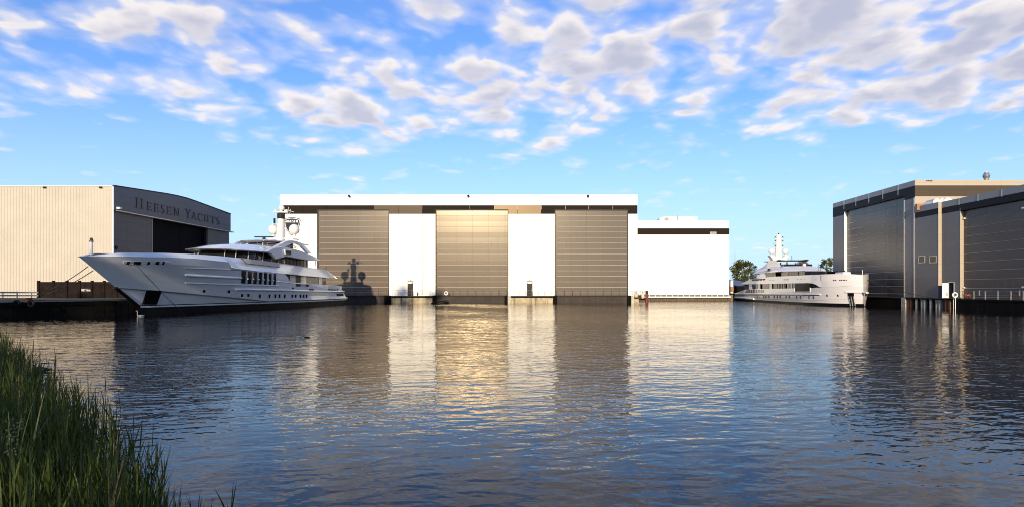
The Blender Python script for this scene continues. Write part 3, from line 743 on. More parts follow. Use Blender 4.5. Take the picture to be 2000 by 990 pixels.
# board fence and guard rail in front of it
fe = thing('board_fence', 'dark horizontal board fence before the cream corrugated hall', 'fence', (-60, 89.6, QZ))
fpx = [77, 106, 132.5, 157, 181.5, 205, 229, 252]
fx_ = [PX(p, 89.6) for p in fpx]
for x in fx_: MB().box(x - 0.13, x + 0.13, 89.3, 89.6, QZ - 0.2, PZ(547.5, 89.6)).build('post', M['fence_wood'], fe)
for i, (a, b) in enumerate(zip(fx_, fx_[1:])):
    mb = MB()
    for k in range(8):
        if i == 3 and k in (3,): continue
        z0 = QZ + 0.03 + k * 0.262; j = random.uniform(-.01, .01)
        if i == 3 and k == 4:
            mb.prism([(a + .13, 89.42, z0 + .16), (b - .13, 89.42, z0 + .02), (b - .13, 89.42, z0 + .25), (a + .13, 89.42, z0 + .26)], (0, 0.06, 0)); continue
        mb.box(a + 0.13, b - 0.13, 89.42 + j, 89.48 + j, z0, z0 + 0.2615)
    mb.build('board_panel', M['fence_wood'], fe)
gr_ = thing('guard_rail', 'grey steel guard rail beside the dark board fence', 'guard rail', (-75, 89.2, QZ))
for z0, z1 in ((PZ(572, 89.2), PZ(569, 89.2)), (PZ(578, 89.2), PZ(575, 89.2))):
    mb = MB(); mb.prism([(PX(-60, 89.2), 89.05, z0), (PX(-60, 89.2), 89.2, z0), (PX(-60, 89.2), 89.2, z1), (PX(-60, 89.2), 89.05, z1), (PX(-60, 89.2), 89.13, (z0 + z1) / 2)], (PX(76, 89.2) - PX(-60, 89.2), 0, 0)); mb.build('rail', M['steel'], gr_)
for i in range(5): 
    x = PX(-50 + i * 28, 89.3); MB().box(x - .05, x + .05, 89.2, 89.32, QZ - .1, PZ(568.5, 89.2)).build('post', M['steel'], gr_)
bo = thing('bollard', 'rusty orange mooring bollard between black tyres on the quay edge', 'bollard', P(57, 588, 61.5))
c = (PX(57, 61), 61.0, QZ)
MB().lathe(c, [(0.2, 0), (0.2, 0.25), (0.26, 0.3), (0.3, 0.36), (0.2, 0.42), (0.02, 0.43)], 14).build('post', M['orange'], bo, smooth=True)
MB().box(c[0] - .45, c[0] + .45, 60.7, 61.3, QZ, QZ + .06).build('base_plate', M['rust'], bo)
for s in (-1, 1):
    mb = MB(); mb.torus((c[0] + s * .62, 60.35, QZ - .1), .24, .11, 'y'); mb.build('tyre', M['black'], bo, smooth=True)

# ------------------------------------------------------------------ halls on the other side
XR = 55.0
th = thing('building_hall', 'tall grey hall with navy band beside the smaller yacht', 'hall', (XR + 10, 113, QZ))
y0, y1 = DY(1787, XR), DY(1627, XR); zt = PZ(352.3, y0); zp = PZ(363, y0); zb = PZ(386.5, y0)
dA, dB = DY(1767, XR), DY(1649, XR); zd = 16.45
box('west_wall', M['right_clad'], th, XR, XR + 0.5, y0 + 0.02, dA, -1, zb); box('west_wall', M['right_clad'], th, XR, XR + 0.5, dB, y1, -1, zb)
mb = MB(); mb.box(XR - 0.02, XR + 0.5, y0 + 0.02, y1, zp, zt); mb.build('parapet', M['right_parapet'], th)
mb = MB(); mb.box(XR - 0.04, XR + 0.5, y0 + 0.02, dA - 0.1, zb, zp); mb.box(XR - 0.04, XR + 0.5, dA - 0.1, dB + 0.1, zd, zp); mb.box(XR - 0.04, XR + 0.5, dB + 0.1, y1, zb, zp); mb.build('band', M['right_band'], th)
for k in range(1, 6): yy = y0 + (y1 - y0) * k / 6; box('cover_strip', M['steel'], th, XR - 0.06, XR - 0.021, yy - 0.07, yy + 0.07, zb + 1.0, zt)
def big_door(par, X, ya, yb, z0, z1, pitch, mat):
    dr = MB(); lip = MB(); z = z1
    while z > z0 + 0.1:
        zz = max(z - pitch, z0)
        dr.box(X, X + 0.15, ya, yb, zz + 0.035, z)
        lip.prism([(X - 0.035, ya + .05, zz), (X + .12, ya + .05, zz), (X + .12, ya + .05, zz + .033), (X - 0.01, ya + .05, zz + .035)], (0, yb - ya - .1, 0)); z = zz
    d = dr.build('hall_door', mat, par); lip.build('panel_lip', M['steel'], d); return d
big_door(th, XR + 0.46, dA, dB, zq, zd - 0.02, 1.12, M['right_door'])
jm = MB(); jm.box(XR - 0.01, XR + 0.46, dB - 0.06, dB - 0.002, zq, zd); jm.build('door_jamb', M['white_trim'], th)
for px, w in ((1766.6, 0.10), (1785.9, 0.12)):
    yy = DY(px, XR); box('corner_strip', M['steel'], th, XR - 0.07, XR - 0.001, yy - w, yy + w, QZ, zb)
x1 = 120.0
mb = MB(); mb.box(XR, x1, y0 - 0.02, y0 + 0.019, zp + 0.02, zt + 0.02); mb.build('parapet', M['cream_clad'], th)
mb = MB(); mb.box(XR, x1, y0 - 0.01, y0 + 0.019, PZ(384, y0), zp + 0.02); mb.build('band', M['bronze_clad'], th)
mb = MB(); mb.box(XR, x1, y0, y0 + 0.018, QZ, PZ(384, y0)); mb.build('south_wall', M['cream_clad'], th)
mb = MB(); mb.box(XR + 0.5, x1, y0 + 0.02, y1 - 0.01, zt - 0.9, zt - 0.6); mb.build('roof', M['quay_top'], th)
mb = MB(); mb.box(XR + 0.65, x1, y1 - 0.3, y1 - 0.012, QZ, zt - 0.7); mb.build('north_wall', M['right_clad'], th)
c = P(1815, 353.8, y0 - 0.05)
mb = MB()
for i in range(4): mb.box(c[0] - .45 + i * .24, c[0] - .27 + i * .24, y0 - .06, y0 - .021, c[2] - .07, c[2] + .07)
mb.build('overflow_slot', M['black'], th)
yc = 108.0; c = (PX(1926.5, yc), yc, zt - 0.6); k = yc / F
mb = MB(); mb.lathe(c, [(0.28, 0), (0.30, 1.95), (0.36, 2.0), (0.36, 2.15), (0.55, 2.6), (0.5, 2.85), (0.3, 3.12), (0.3, 3.2), (0.02, 3.22)], 16); mb.build('chimney_cowl', M['steel'], th, smooth=30)

lo = thing('building_hall', 'lower grey hall with two small windows and open side door', 'hall', (XR + 10, 80, QZ))
Yn = 48.0; lt = PZ(405, y0); lp = PZ(416, y0); lb = PZ(427, y0); XB = XR + 0.44
ys, yj = DY(1839, XB), DY(1875, XB)
# far recess part stands proud
ysf = ys
mb = MB(); mb.box(XR, XR + 0.43, ysf, y0 - 0.03, zq, lb); mb.build('wall', M['right_clad'], lo)
mb = MB(); mb.box(XR - 0.02, XR + 0.43, ysf, y0 - 0.03, lp, lt); mb.box(XB - 0.02, XB + 0.5, Yn, ysf, lp, lt); mb.build('parapet', M['right_parapet'], lo)
mb = MB(); mb.box(XR - 0.01, XR + 0.43, ysf + 0.01, y0 - 0.03, lb, lp); mb.box(XB - 0.01, XB + 0.5, yj, ysf, lb, lp); mb.box(XB - 0.01, XB + 0.5, Yn, yj, PZ(412, DY(1877, XB)), lp); mb.build('band', M['right_band'], lo)
yo0, yo1 = DY(1863, XB), DY(1852.5, XB)         # open doorway
zo = PZ(551.5, yo1)
mb = MB(); mb.box(XB, XB + 0.5, yo1, ysf + 0.1, zq, lb); mb.box(XB, XB + 0.5, yj, yo0, zq, lb); mb.box(XB, XB + 0.5, yo0, yo1, zo, lb); mb.build('wall', M['right_clad'], lo)
mb = MB(); mb.box(XR - 0.03, XB + 0.02, ysf - 0.03, ysf - 0.002, PZ(557, ysf), lt); mb.build('pilaster_face', M['cream_clad'], lo)
mb = MB(); mb.box(XB - 0.02, XB + 0.46, yj - 0.05, yj - 0.002, zq, lb + .3); mb.build('door_jamb', M['cream_clad'], lo)
big_door(lo, XB + 0.46, Yn, yj - 0.06, zq, PZ(412, DY(1877, XB)) - 0.02, 1.12, M['right_door'])
for px in (1873.5, 1910.5, 1957): yy = DY(px, XB); box('cover_strip', M['steel'], lo, XB - 0.06, XB - 0.021, yy - 0.07, yy + 0.07, lb + 0.75, lt)
mb = MB(); mb.box(XR + 0.5, 120, Yn, y0 - 0.03, lt - 0.9, lt - 0.6); mb.build('roof', M['quay_top'], lo)
mb = MB(); mb.box(XB + 0.65, 120, Yn, Yn + 0.3, QZ, lt - 0.7); mb.build('south_wall', M['cream_clad'], lo)
mb = MB(); mb.box(XB + 1.5, XB + 1.6, yo0 - 1, yo1 + 1, QZ, zo + 0.5); mb.build('dark_interior', M['black'], lo)
for pa, pb in ((1794.2, 1807), (1815.4, 1829.5)):
    ya, yb = DY(pb, XR), DY(pa, XR); z1_, z0_ = PZ(499.5, (ya + yb) / 2), PZ(513.6, (ya + yb) / 2)
    fr = MB()
    fr.box(XR - .06, XR - .001, ya, ya + .1, z0_, z1_); fr.box(XR - .06, XR - .001, yb - .1, yb, z0_, z1_)
    fr.box(XR - .06, XR - .001, ya + .1, yb - .1, z1_ - .1, z1_); fr.box(XR - .06, XR - .001, ya + .1, yb - .1, z0_, z0_ + .1)
    w = fr.build('window', M['steel'], lo); box('pane', M['glass_dark'], w, XR - .02, XR - .002, ya + .1, yb - .1, z0_ + .1, z1_ - .1)
dl = MB(); xa = PX(1840, yo1) ; dl.box(xa, XB - 0.02, yo1 - 0.05, yo1 + 0.02, zq + 0.05, zo - 0.05); d = dl.build('side_door', M['white_trim'], lo)
mb = MB(); mb.box(XB - .42, XB - .1, yo1 - .07, yo1 - .051, zq + .35, zq + .75); mb.build('vent', M['pale_concrete'], d)
fr = MB(); fr.box(XB - .03, XB - .001, yo0 - .1, yo0, zq, zo + .08); fr.box(XB - .03, XB - .001, yo0, yo1, zo, zo + .08); fr.build('door_frame', M['white_trim'], lo)
for px, py in ((1882, 427), (1881, 561), (1998, 406.5), (1998.5, 560)):
    yy = DY(px, XB + .3); c = (XB + .25, yy, PZ(py, yy)); box('door_light', M['white_trim'], lo, c[0], c[0] + .2, yy - .2, yy + .2, c[2] - .08, c[2] + .08)
# vault lights on its roof
for px, yy in ((1821, 97.0), (1832, 96.6), (1842, 96.0), (1936, 97.5)):
    c = (PX(px, yy), yy, lt - 0.6); n = 12; rr = .62 if px < 1900 else .9
    mb = MB(); ring0 = [(c[0] + rr * math.cos(math.pi * i / n), yy - 1.2, c[2] + 0.75 + rr * math.sin(math.pi * i / n)) for i in range(n + 1)]
    mb.prism(ring0, (0, 2.4, 0)); mb.box(c[0] - rr, c[0] + rr, yy - 1.2, yy + 1.2, c[2], c[2] + .74)
    mb.build('roof_light', M['chrome'], lo, smooth=40)
mb = MB(); mb.box(PX(1789, 98.5), PX(1818, 98.5), 98.2, 98.8, lt - .6, PZ(399, 98.5)); mb.build('roof_duct', M['copper'], lo)

# quay in front of those halls
XQ = 54.6
pw = thing('sheet_pile_wall', 'rust and cream streaked sheet pile wall by the open side door', 'quay wall', (XQ, 96, 0))
ya, yb = DY(1861, XQ), DY(1775, XQ); n = 15
pile_m = ['rust', 'rust', 'black_timber', 'pale_concrete', 'black_timber', 'concrete', 'pale_concrete', 'black_timber', 'pale_concrete', 'black_timber', 'concrete', 'pale_concrete', 'gate', 'rust', 'rust']
for i in range(n):
    yc = yb - (yb - ya) * (i + .5) / n; rr = (yb - ya) / n * .5
    mb = MB(); mb.lathe((XQ - 0.05, yc, 0), [(rr * 0.97, -1.2), (rr * 0.97, zq - 0.16)], 12); mb.build('pile', M[pile_m[i]], pw, smooth=30)
box('capping', M['black_timber'], pw, XQ - 0.5, XQ + 0.5, ya, yb, zq - 0.158, zq - 0.02)
y_ = DY(1771, XQ - .4); cbk = MB(); cbk.box(XQ - 0.5, XQ + 0.3, yb + 0.02, yb + 1.2, -1, zq - .05)
tag(cbk.build('concrete_pier', M['pale_concrete'], loc=(XQ, yb, 0), bevel=.04), 'pale concrete pier between dark dock gate and sheet piles', 'pier')
dg = thing('dock_gate', 'black dock gate under the tall grey hall door', 'dock gate', (XQ, 112, 0), 'steel dock gates')
box('plate', M['black_timber'], dg, XQ - .3, XQ + .2, yb + 1.3, DY(1640, XQ), -1, zq - .1)
box('walkway', M['dark_rail'], dg, XQ - .45, XQ + .3, yb + 1.3, DY(1640, XQ), zq - .095, zq + .02)
nq = thing('quay_wall', 'black timber quay wall below the lower grey hall door', 'quay wall', (XQ, 75, 0))
mb = MB(); yy = 46.0
while yy < ya - 1.0: mb.box(XQ - .25 - .06 * random.random(), XQ + .1, yy, yy + .95, -1, zq - .2 - .03 * random.random()); yy += 1.0
mb.build('facing', M['black_timber'], nq)
box('capping', M['black_timber'], nq, XQ - .35, XQ + .3, 46, ya - .05, zq - .195, zq - .01)
rr_ = thing('railing', 'steel post railing along the quay by the lower grey hall', 'railing', (XQ, 80, zq))
for px in (1880.5, 1902, 1924.5, 1949, 1974.5, 1999): yy = DY(px, XQ); MB().box(XQ - .05, XQ + .05, yy - .06, yy + .06, zq - .01, zq + 1.05).build('post', M['steel'], rr_)
for h in (.5, 1.0): MB().tube([(XQ, 60, zq + h), (XQ, DY(1866, XQ), zq + h)], .018).build('rail', M['rail'], rr_)
for px in (1913.5, 1992): yy = DY(px, XB - .1); MB().box(XB - .2, XB - .1, yy - .05, yy + .05, zq + .45, zq + 1.1).build('post', M['steel'], rr_)
ld = thing('quay_ladder', 'white tubular quay ladder going down into the water', 'ladder', (XQ - .5, DY(1864, XQ - .5), 0))
yA, yB = DY(1866.3, XQ - .5), DY(1862.2, XQ - .5)
for yy in (yA, yB): MB().tube([(XQ - .5, yy, -.6), (XQ - .5, yy, zq + .35), (XQ - .2, yy, zq + .55)], .035).build('stile', M['white_trim'], ld)
for i in range(6): MB().tube([(XQ - .5, yA, .1 + i * .28), (XQ - .5, yB, .1 + i * .28)], .02).build('rung', M['rail'], ld)
life_ring(XQ - .55, DY(1865.3, XQ - .55), PZ(575.3, DY(1865.3, XQ)), 'y', 'white life ring above the quay ladder near the open side door')
sb = thing('winch', 'small red winch on the quay beside the door railing', 'winch', (XQ + .4, DY(1889, XQ), zq))
c = (XQ + .4, DY(1889, XQ + .4), zq)
mb = MB(); mb.lathe((c[0] - .3, c[1], c[2] + .45), [(.25, -.05), (.25, 0), (.12, .02), (.12, .5), (.25, .52), (.25, .57)], 12, 'x'); mb.build('drum', M['orange'], sb, smooth=30)
mb = MB(); mb.box(c[0] - .35, c[0] + .35, c[1] - .35, c[1] + .35, c[2], c[2] + .2); mb.build('base_frame', M['dark_rail'], sb)

# ------------------------------------------------------------------ yachts
class Ship:
    def __init__(s, B, u, v, hb): s.B = Vector(B).to_2d() if len(B) == 3 else Vector(B); s.u = Vector(u).normalized(); s.v = Vector(v); s.hb = hb
    def pt(s, a, w, z): p = s.B + s.u * a + s.v * w; return (p.x, p.y, z)
    def at(s, px, py, w):
        k = (px - CX) / F
        a = (k * (s.B.y + w * s.v.y) - s.B.x - w * s.v.x) / (s.u.x - k * s.u.y)
        D = s.B.y + a * s.u.y + w * s.v.y
        return a, CH + (HY - py) * D / F
    def on(s, px, py, add=0.0):
        """(a, w, z) of a measured point on the hull side"""
        w = 4.0
        for _ in range(12):
            a, z = s.at(px, py, w); w = 0.5 * w + 0.5 * s.hb(a, z)
        return a, w + add, z
    def line(s, pts, w=None): return sorted([(s.at(x, y, w) if w is not None else (lambda q: (q[0], q[2]))(s.on(x, y))) for x, y in pts])
def lerp(tab, a):
    if a <= tab[0][0]: return tab[0][1]
    for (a0, z0), (a1, z1) in zip(tab, tab[1:]):
        if a <= a1: return z0 + (z1 - z0) * (a - a0) / max(1e-6, a1 - a0)
    return tab[-1][1]
def outline(a0, a1, hw, nose, tail, n=14, pn=2.2, pt_=2.6):
    """closed plan loop (a, w), nose forward at a0, superelliptic ends"""
    right = []
    for i in range(n + 1):
        t = math.pi / 2 * i / n; right.append((a0 + nose * (1 - math.cos(t) ** (2 / pn)) if True else 0, hw * math.sin(t) ** (2 / pn)))
    for i in range(n + 1):
        t = math.pi / 2 * (1 - i / n); right.append((a1 - tail * (1 - math.cos(t) ** (2 / pt_)), hw * math.sin(t) ** (2 / pt_)))
    left = [(a, -w) for a, w in right[::-1][1:-1]]
    return right + left
def layers(ship, loops):
    """loft of (plan loop, z or fn(a,w)->z)"""
    mb = MB(); rings = []
    for lp_, z in loops: rings.append([ship.pt(a, w, z(a, w) if callable(z) else z) for a, w in lp_])
    mb.loft(rings); return mb
class Pair:
    def __init__(s, a, b): s.p = (a, b)
    def build(s, name, mats, parent, **k):
        o = s.p[0].build(name, mats, parent, **k); s.p[1].build(name, mats, parent, **k); return o
def side_patch(ship, quad_px, add, th, inset=0.0):
    """polygon given in measured points, laid on the hull on both sides; four-sided ones follow its curve"""
    out_ = []
    if len(quad_px) == 4:
        (ax, ay), (bx, by), (cx_, cy_), (dx, dy) = quad_px
        n = max(1, int(abs(bx - ax) / 4)); m = max(2, int(abs(dy - ay) / 4)); rows = []
        for j in range(m + 1):
            g_ = j / m; row = []
            for i in range(n + 1):
                f = i / n
                row.append(ship.on((ax + (bx - ax) * f) * (1 - g_) + (dx + (cx_ - dx) * f) * g_, (ay + (by - ay) * f) * (1 - g_) + (dy + (cy_ - dy) * f) * g_, add))
            rows.append(row)
        for sg in (1, -1):
            P0 = [ship.pt(a, sg * w, z) for r in rows for a, w, z in r]; P1 = [ship.pt(a, sg * (w - th), z) for r in rows for a, w, z in r]
            k = len(P0); N = n + 1; fs = []
            for j in range(m):
                for i in range(n):
                    q = (j * N + i, j * N + i + 1, (j + 1) * N + i + 1, (j + 1) * N + i); fs += [q, tuple(v + k for v in q[::-1])]
            ring = [i for i in range(N)] + [j * N + n for j in range(1, m + 1)] + [m * N + i for i in range(n - 1, -1, -1)] + [j * N for j in range(m - 1, 0, -1)]
            for a, b in zip(ring, ring[1:] + ring[:1]): fs.append((a, a + k, b + k, b))
            out_.append(MB().add(P0 + P1, fs))
        return Pair(*out_)
    q = [ship.on(x, y, add) for x, y in quad_px]
    for sg in (1, -1):
        vs = [ship.pt(a, sg * w, z) for a, w, z in q] + [ship.pt(a, sg * (w - th), z) for a, w, z in q]; n = len(q)
        out_.append(MB().add(vs, [tuple(range(n)), tuple(range(2 * n - 1, n - 1, -1))] + [(i, (i + 1) % n, n + (i + 1) % n, n + i) for i in range(n)]))
    return Pair(*out_)
def strake(ship, pts_px, rad, add=0.0, n=6, sub=10):
    P_ = []
    for (x0, y0), (x1, y1) in zip(pts_px, pts_px[1:]):
        for i in range(sub): P_.append((x0 + (x1 - x0) * i / sub, y0 + (y1 - y0) * i / sub))
    P_.append(pts_px[-1])
    q = [ship.on(x, y, add) for x, y in P_]
    return Pair(*[MB().tube([ship.pt(a, sg * w, z) for a, w, z in q], rad, n) for sg in (1, -1)])
def hull_mesh(ship, a0f, aend, levels, ncol=72):
    """levels: list of (zfun(a), dw, material of the strip above)"""
    cols = []
    for sg in (1, -1):
        rows = []
        for zf, dw, mi in levels:
            row = []
            for i in range(ncol + 1):
                tau = (i / ncol) ** 1.35; a = tau * 57; z = zf(a)
                for _ in range(6):
                    z = zf(a); a = a0f(z) + tau * (aend(z) - a0f(z))
                w = max(0.0, ship.hb(a, z) + dw * min(1, tau * 12))
                row.append(ship.pt(a, sg * w, z))
            rows.append(row)
        cols.append(rows)
    mb = MB()
    for rows in cols:
        for j in range(len(rows) - 1):
            mb.cur = levels[j][2]; mb.grid([rows[j], rows[j + 1]])
    # transom
    for j in range(len(levels) - 1):
        mb.cur = levels[j][2]
        mb.add([cols[0][j][-1], cols[1][j][-1], cols[1][j + 1][-1], cols[0][j + 1][-1]], [(0, 1, 2, 3)])
    mb.cur = 0
    return mb, cols
def deck_mesh(ship, a0, a1, z, dw, n=40):
    mb = MB(); L = []; Rr = []
    for i in range(n + 1):
        a = a0 + (a1 - a0) * i / n; zz = z(a) if callable(z) else z; w = max(0.02, ship.hb(a, zz) + dw)
        L.append(ship.pt(a, w, zz)); Rr.append(ship.pt(a, -w, zz))
    mb.grid([L, Rr]); return mb

def radome(ship, a, w, z, r, par, mat=None):
    c = ship.pt(a, w, z); mb = MB()
    mb.lathe(c, [(r * .35, -r * 1.0), (r * .8, -r * .72), (r * .98, -r * .35)] + [(r * math.cos(R(t)), r * math.sin(R(t)) * 1.02) for t in range(-10, 88, 10)] + [(.01, r * 1.02)], 20)
    o = mb.build('radome', mat or M['radome'], par, smooth=True)
    mb = MB(); mb.lathe(c, [(r * .28, -r * 1.45), (r * .34, -r * .98)], 12); mb.build('radome_foot', M['radome'], o, smooth=True)

# ---- the big one at the cream hall
STEM1 = None
def mk_hb1():
    tab = [(-0.8, 8.7), (0.0, 8.6), (0.93, 8.1), (2.75, 4.8), (5.45, 0.0), (9, 0.0)]
    def a0(z): return lerp(tab, z)
    def hb(a, z):
        k = min(1, max(0, z / 5.5)); L = 36 - 13 * k; t = min(1, max(0, (a - a0(z)) / L)); p = 1.75 + .75 * k
        w = (4.25 + .45 * k) * (1 - (1 - t) ** p)
        if a > 38: w *= 1 - .07 * ((a - 38) / 19) ** 2
        return w
    return a0, hb
a01, hb1 = mk_hb1()
s1 = Ship((-40.0, 59.4), (0.0658, 0.9978), (0.9978, -0.0658), hb1)
y1_ = thing('yacht', 'large white motor yacht with sharp raked bow moored by the cream hall', 'yacht', s1.pt(28, 0, 0))
top_low = s1.line([(151, 501), (240, 501), (324, 502.5), (380, 505), (447, 512), (452, 523.5), (500, 528.8), (552, 533.8)])
def hull_top_tab():
    t = s1.line([(151, 501), (240, 501), (324, 502.5), (380, 505), (447, 512), (452, 523.5), (500, 528.8), (552, 533.8), (559, 534.5)])
    t2 = s1.line([(571.5, 558.6), (601, 559.6), (607, 553.6), (640, 556), (668, 558.3)])
    return t + t2
HT = hull_top_tab()
CH1 = s1.line([(222, 561), (300, 567), (380, 574), (440, 579.5), (523, 588), (560, 590.5), (620, 592)])
aopen = s1.on(559, 534)[0]
def aend1(z): return lerp([(-1, 55.2), (0.9, 56.2), (2.9, 53.2), (6, 52)], z)
zchine = lambda a: max(1.05, lerp(CH1, a))
ztop1 = lambda a: lerp(HT, a)
mid = lambda f: (lambda a: zchine(a) + (ztop1(a) - zchine(a)) * f)
hm, cols1 = hull_mesh(s1, a01, aend1, [(lambda a: -0.8, 0, 1), (lambda a: 0.77, 0, 2), (lambda a: 0.92, 0, 1), (lambda a: 1.01, 0, 0),
     (zchine, 0, 0), (lambda a: zchine(a) + .03, .11, 0), (mid(.12), .06, 0), (mid(.25), .02, 0), (mid(.4), .0, 0), (mid(.6), .0, 0), (mid(.8), .0, 0), (ztop1, 0, 0)], 120)
hm.build('hull', [M['hull'], M['boot'], M['stripe']], y1_, smooth=28, fixn=True)
# stem bar: dark wedge under the knuckle
mb = MB(); mb.tube([s1.pt(a01(z) - .02, 0, z) for z in (2.75, 2.3, 1.8, 1.3, .9, .3, -.5)], .16, 8); mb.build('stem_bar', M['boot'], y1_, smooth=True)
# bulwark: the pale upper band that leans inboard
HI = s1.line([(151, 495), (240, 493.5), (324, 494), (380, 496), (434, 499.5), (471, 503), (547, 512), (626, 524), (646, 527), (653, 533), (658.5, 542)], 4.1)
HI = [(-.05, HI[0][1])] + [q for q in s1.line([(240, 493.5), (324, 494), (380, 496), (434, 499.5), (471, 503), (547, 512), (626, 524), (646, 527), (653, 533), (658.5, 542)])]
LOW = s1.line([(151, 501), (240, 501), (324, 502.5), (380, 505), (447, 512), (452, 523.5), (500, 528.8), (552, 533.8), (600, 538.5), (639, 542), (658.5, 543)])
LOW = [(-.02, 5.42)] + LOW[1:]
aB = LOW[-1][0]; HI[-1] = (aB, LOW[-1][1] + .06)
mb = MB(); ri = {}
for sg in (1, -1):
    r0, r1, r2, r3 = [], [], [], []
    for i in range(121):
        a = -.02 + (aB + .02) * (i / 120) ** 1.15; zl_, zh = lerp(LOW, a), lerp(HI, a)
        w = hb1(max(a, .0), 5.5) + .01; lean = min(.72, .62 * (zh - zl_) + .14) * min(1, a / 2.5)
        r0.append(s1.pt(a, sg * w, zl_)); r1.append(s1.pt(a - .05 * (a < 1), sg * max(.0, w - lean), zh)); r2.append(s1.pt(a, sg * max(0, w - lean - .25), zh - .03)); r3.append(s1.pt(a, sg * max(0, w - .3), zl_))
    mb.grid([r3, r0, r1, r2, r3])
mb.build('bulwark', M['hull'], y1_, smooth=25)
dk = deck_mesh(s1, .8, 30, lambda a: lerp(LOW, a) + .12, -.35); dk.build('foredeck', M['deck'], y1_)
zup = lambda a: lerp(LOW, a)
dk = deck_mesh(s1, 20, aB - .1, lambda a: zup(a) + .04, -.15); 
dk.build('upper_deck', M['hull'], y1_)
dk = deck_mesh(s1, 24, 53, 2.2, -.15); dk.build('main_deck', M['deck'], y1_)
# swim platform
mb = MB(); mb.prism([s1.pt(52.5, -4.1, .95), s1.pt(57.0, -4.0, .95), s1.pt(57.0, 4.0, .95), s1.pt(52.5, 4.1, .95)], (0, 0, .3)); mb.build('swim_platform', M['hull'], y1_, bevel=.08)
# strakes
strake(s1, [(224, 561.6), (300, 567.6), (380, 574.6), (440, 580.1), (523, 588.4)], .03, .1).build('chine_shadow', M['rail'], y1_)  # dark strake drawn as the shadow line under the chine step
strake(s1, [(361, 523), (447, 525.6), (500, 529.5)], .055, .02).build('strake', M['hull_grey'], y1_, smooth=True)
strake(s1, [(361, 536.5), (471, 542.5)], .13, .03, 8).build('strake', M['hull'], y1_, smooth=True)
strake(s1, [(361, 552), (468, 556), (545, 557.5)], .055, .05).build('strake', M['hull'], y1_, smooth=True)
strake(s1, [(540, 549), (568, 552.3), (606, 554.2)], .06, .02).build('cap_rail', M['hull'], y1_, smooth=True)
strake(s1, [(457, 564.8), (480, 564.6), (560, 566.5), (620, 568.3), (671, 568.8)], .12, .1, 8).build('rub_rail', M['hull'], y1_, smooth=True)
# seven tall hull windows with polished uprights between
wx = [(515.5, 15), (560.5, 14), (600.5, 13.5), (640, 12), (677, 11.5), (712.5, 10.5), (748, 9.5)]
for i, (zx, hw_) in enumerate(wx):
    X_ = 340 + zx / 3.808; h = hw_ / 3.808; yt = 380 + (567 + i * 3.2) / 3.808; yb_ = 380 + (658 + i * 1.9) / 3.808
    side_patch(s1, [(X_ - h + .4, yt), (X_ + h + .4, yt + .3), (X_ + h - .6, yb_ + .3), (X_ - h - .6, yb_)], .035, .08).build('hull_window', M['glass_dark'], y1_)
    if i < 6:
        X2 = 340 + (zx + wx[i + 1][0]) / 2 / 3.808
        fin = side_patch(s1, [(X2 - .7, yt - .5), (X2 + .8, yt - .2), (X2 + .4, yb_ + 1), (X2 - 1.1, yb_ + .8)], .10, .14); 
        f = fin.build('window_fin', M['hull'], y1_)
        q = s1.on(X2 - .3, (yt + yb_) / 2 + 3, .14)
        for sg in (1, -1): MB().lathe(s1.pt(q[0], sg * q[1], q[2]), [(.02, -.12), (.11, -.08), (.13, 0), (.11, .08), (.02, .12)], 8).build('knob', M['chrome'], f, smooth=True)
# portholes
for zx, zy, w_, h_ in [(217, 716, 9, 9), (403, 718, 7, 10), (500, 747, 6, 10), (547, 747, 6, 10), (633, 752, 5.5, 13), (705, 752, 4.5, 13), (749, 752, 4.5, 13), (780, 752, 4.5, 13), (819, 752, 4.5, 13),
                      (876, 752, 3.6, 12), (901, 752, 3.6, 12), (937, 752, 3.6, 12), (960, 752, 3.6, 12), (982, 752, 3.6, 12)]:
    X_, Y_ = 340 + zx / 3.808, 380 + zy / 3.808; w2, h2 = w_ / 3.808, h_ / 3.808
    side_patch(s1, [(X_ - w2 * .7, Y_ - h2), (X_ + w2, Y_ - h2), (X_ + w2 * .6, Y_ + h2), (X_ - w2, Y_ + h2)], .14 if X_ < 640 else .1, .2).build('porthole', M['glass_dark'], y1_)
X_ = 140 + 978 / 3.807; Y_ = 380 + 717 / 3.807
for x0, x1_, y0_, y1b in [(1005, 1036, 698, 708), (1148, 1162, 701, 708), (1170, 1184, 702, 709), (1190, 1202, 702, 709), (1212, 1217, 696, 708), (1248, 1252, 697, 709), (877, 888, 688, 699)]:
    side_patch(s1, [(340 + x0 / 3.808, 380 + y0_ / 3.808), (340 + x1_ / 3.808, 380 + y0_ / 3.808), (340 + x1_ / 3.808, 380 + y1b / 3.808), (340 + x0 / 3.808, 380 + y1b / 3.808)], .06, .15).build('fairlead', M['black'], y1_)
side_patch(s1, [(656.5, 572.8), (669.5, 573), (670, 576.8), (658, 576.8)], .1, .2).build('stern_vent', M['black'], y1_)
# anchor pocket and mooring opening
side_patch(s1, [(286, 566.3), (313.5, 566.9), (303.5, 594), (277, 594)], .17, .3).build('anchor_pocket', M['boot'], y1_)
op = side_patch(s1, [(240, 510), (331, 511.5), (334, 514), (327, 519), (265, 516.5), (241, 514.6)], .05, .1).build('mooring_opening', M['stripe'], y1_)
for x0, x1_ in ((248, 253), (262, 275), (289, 293), (305, 311), (318, 321)):
    side_patch(s1, [(x0, 510.8), (x1_, 511), (x1_ - 2, 517), (x0 - 2, 516)], .062, .1).build('shadow_gap', M['black'], op)
# panel on the upper side
side_patch(s1, [(472, 503.5), (547.5, 513), (548.5, 521.5), (483, 513.6)], -.14, .1).build('side_panel', M['hull_grey'], y1_)
strake(s1, [(472, 503.8), (483, 514.2), (548.5, 522)], .035, -.1).build('panel_gap', M['black'], y1_)
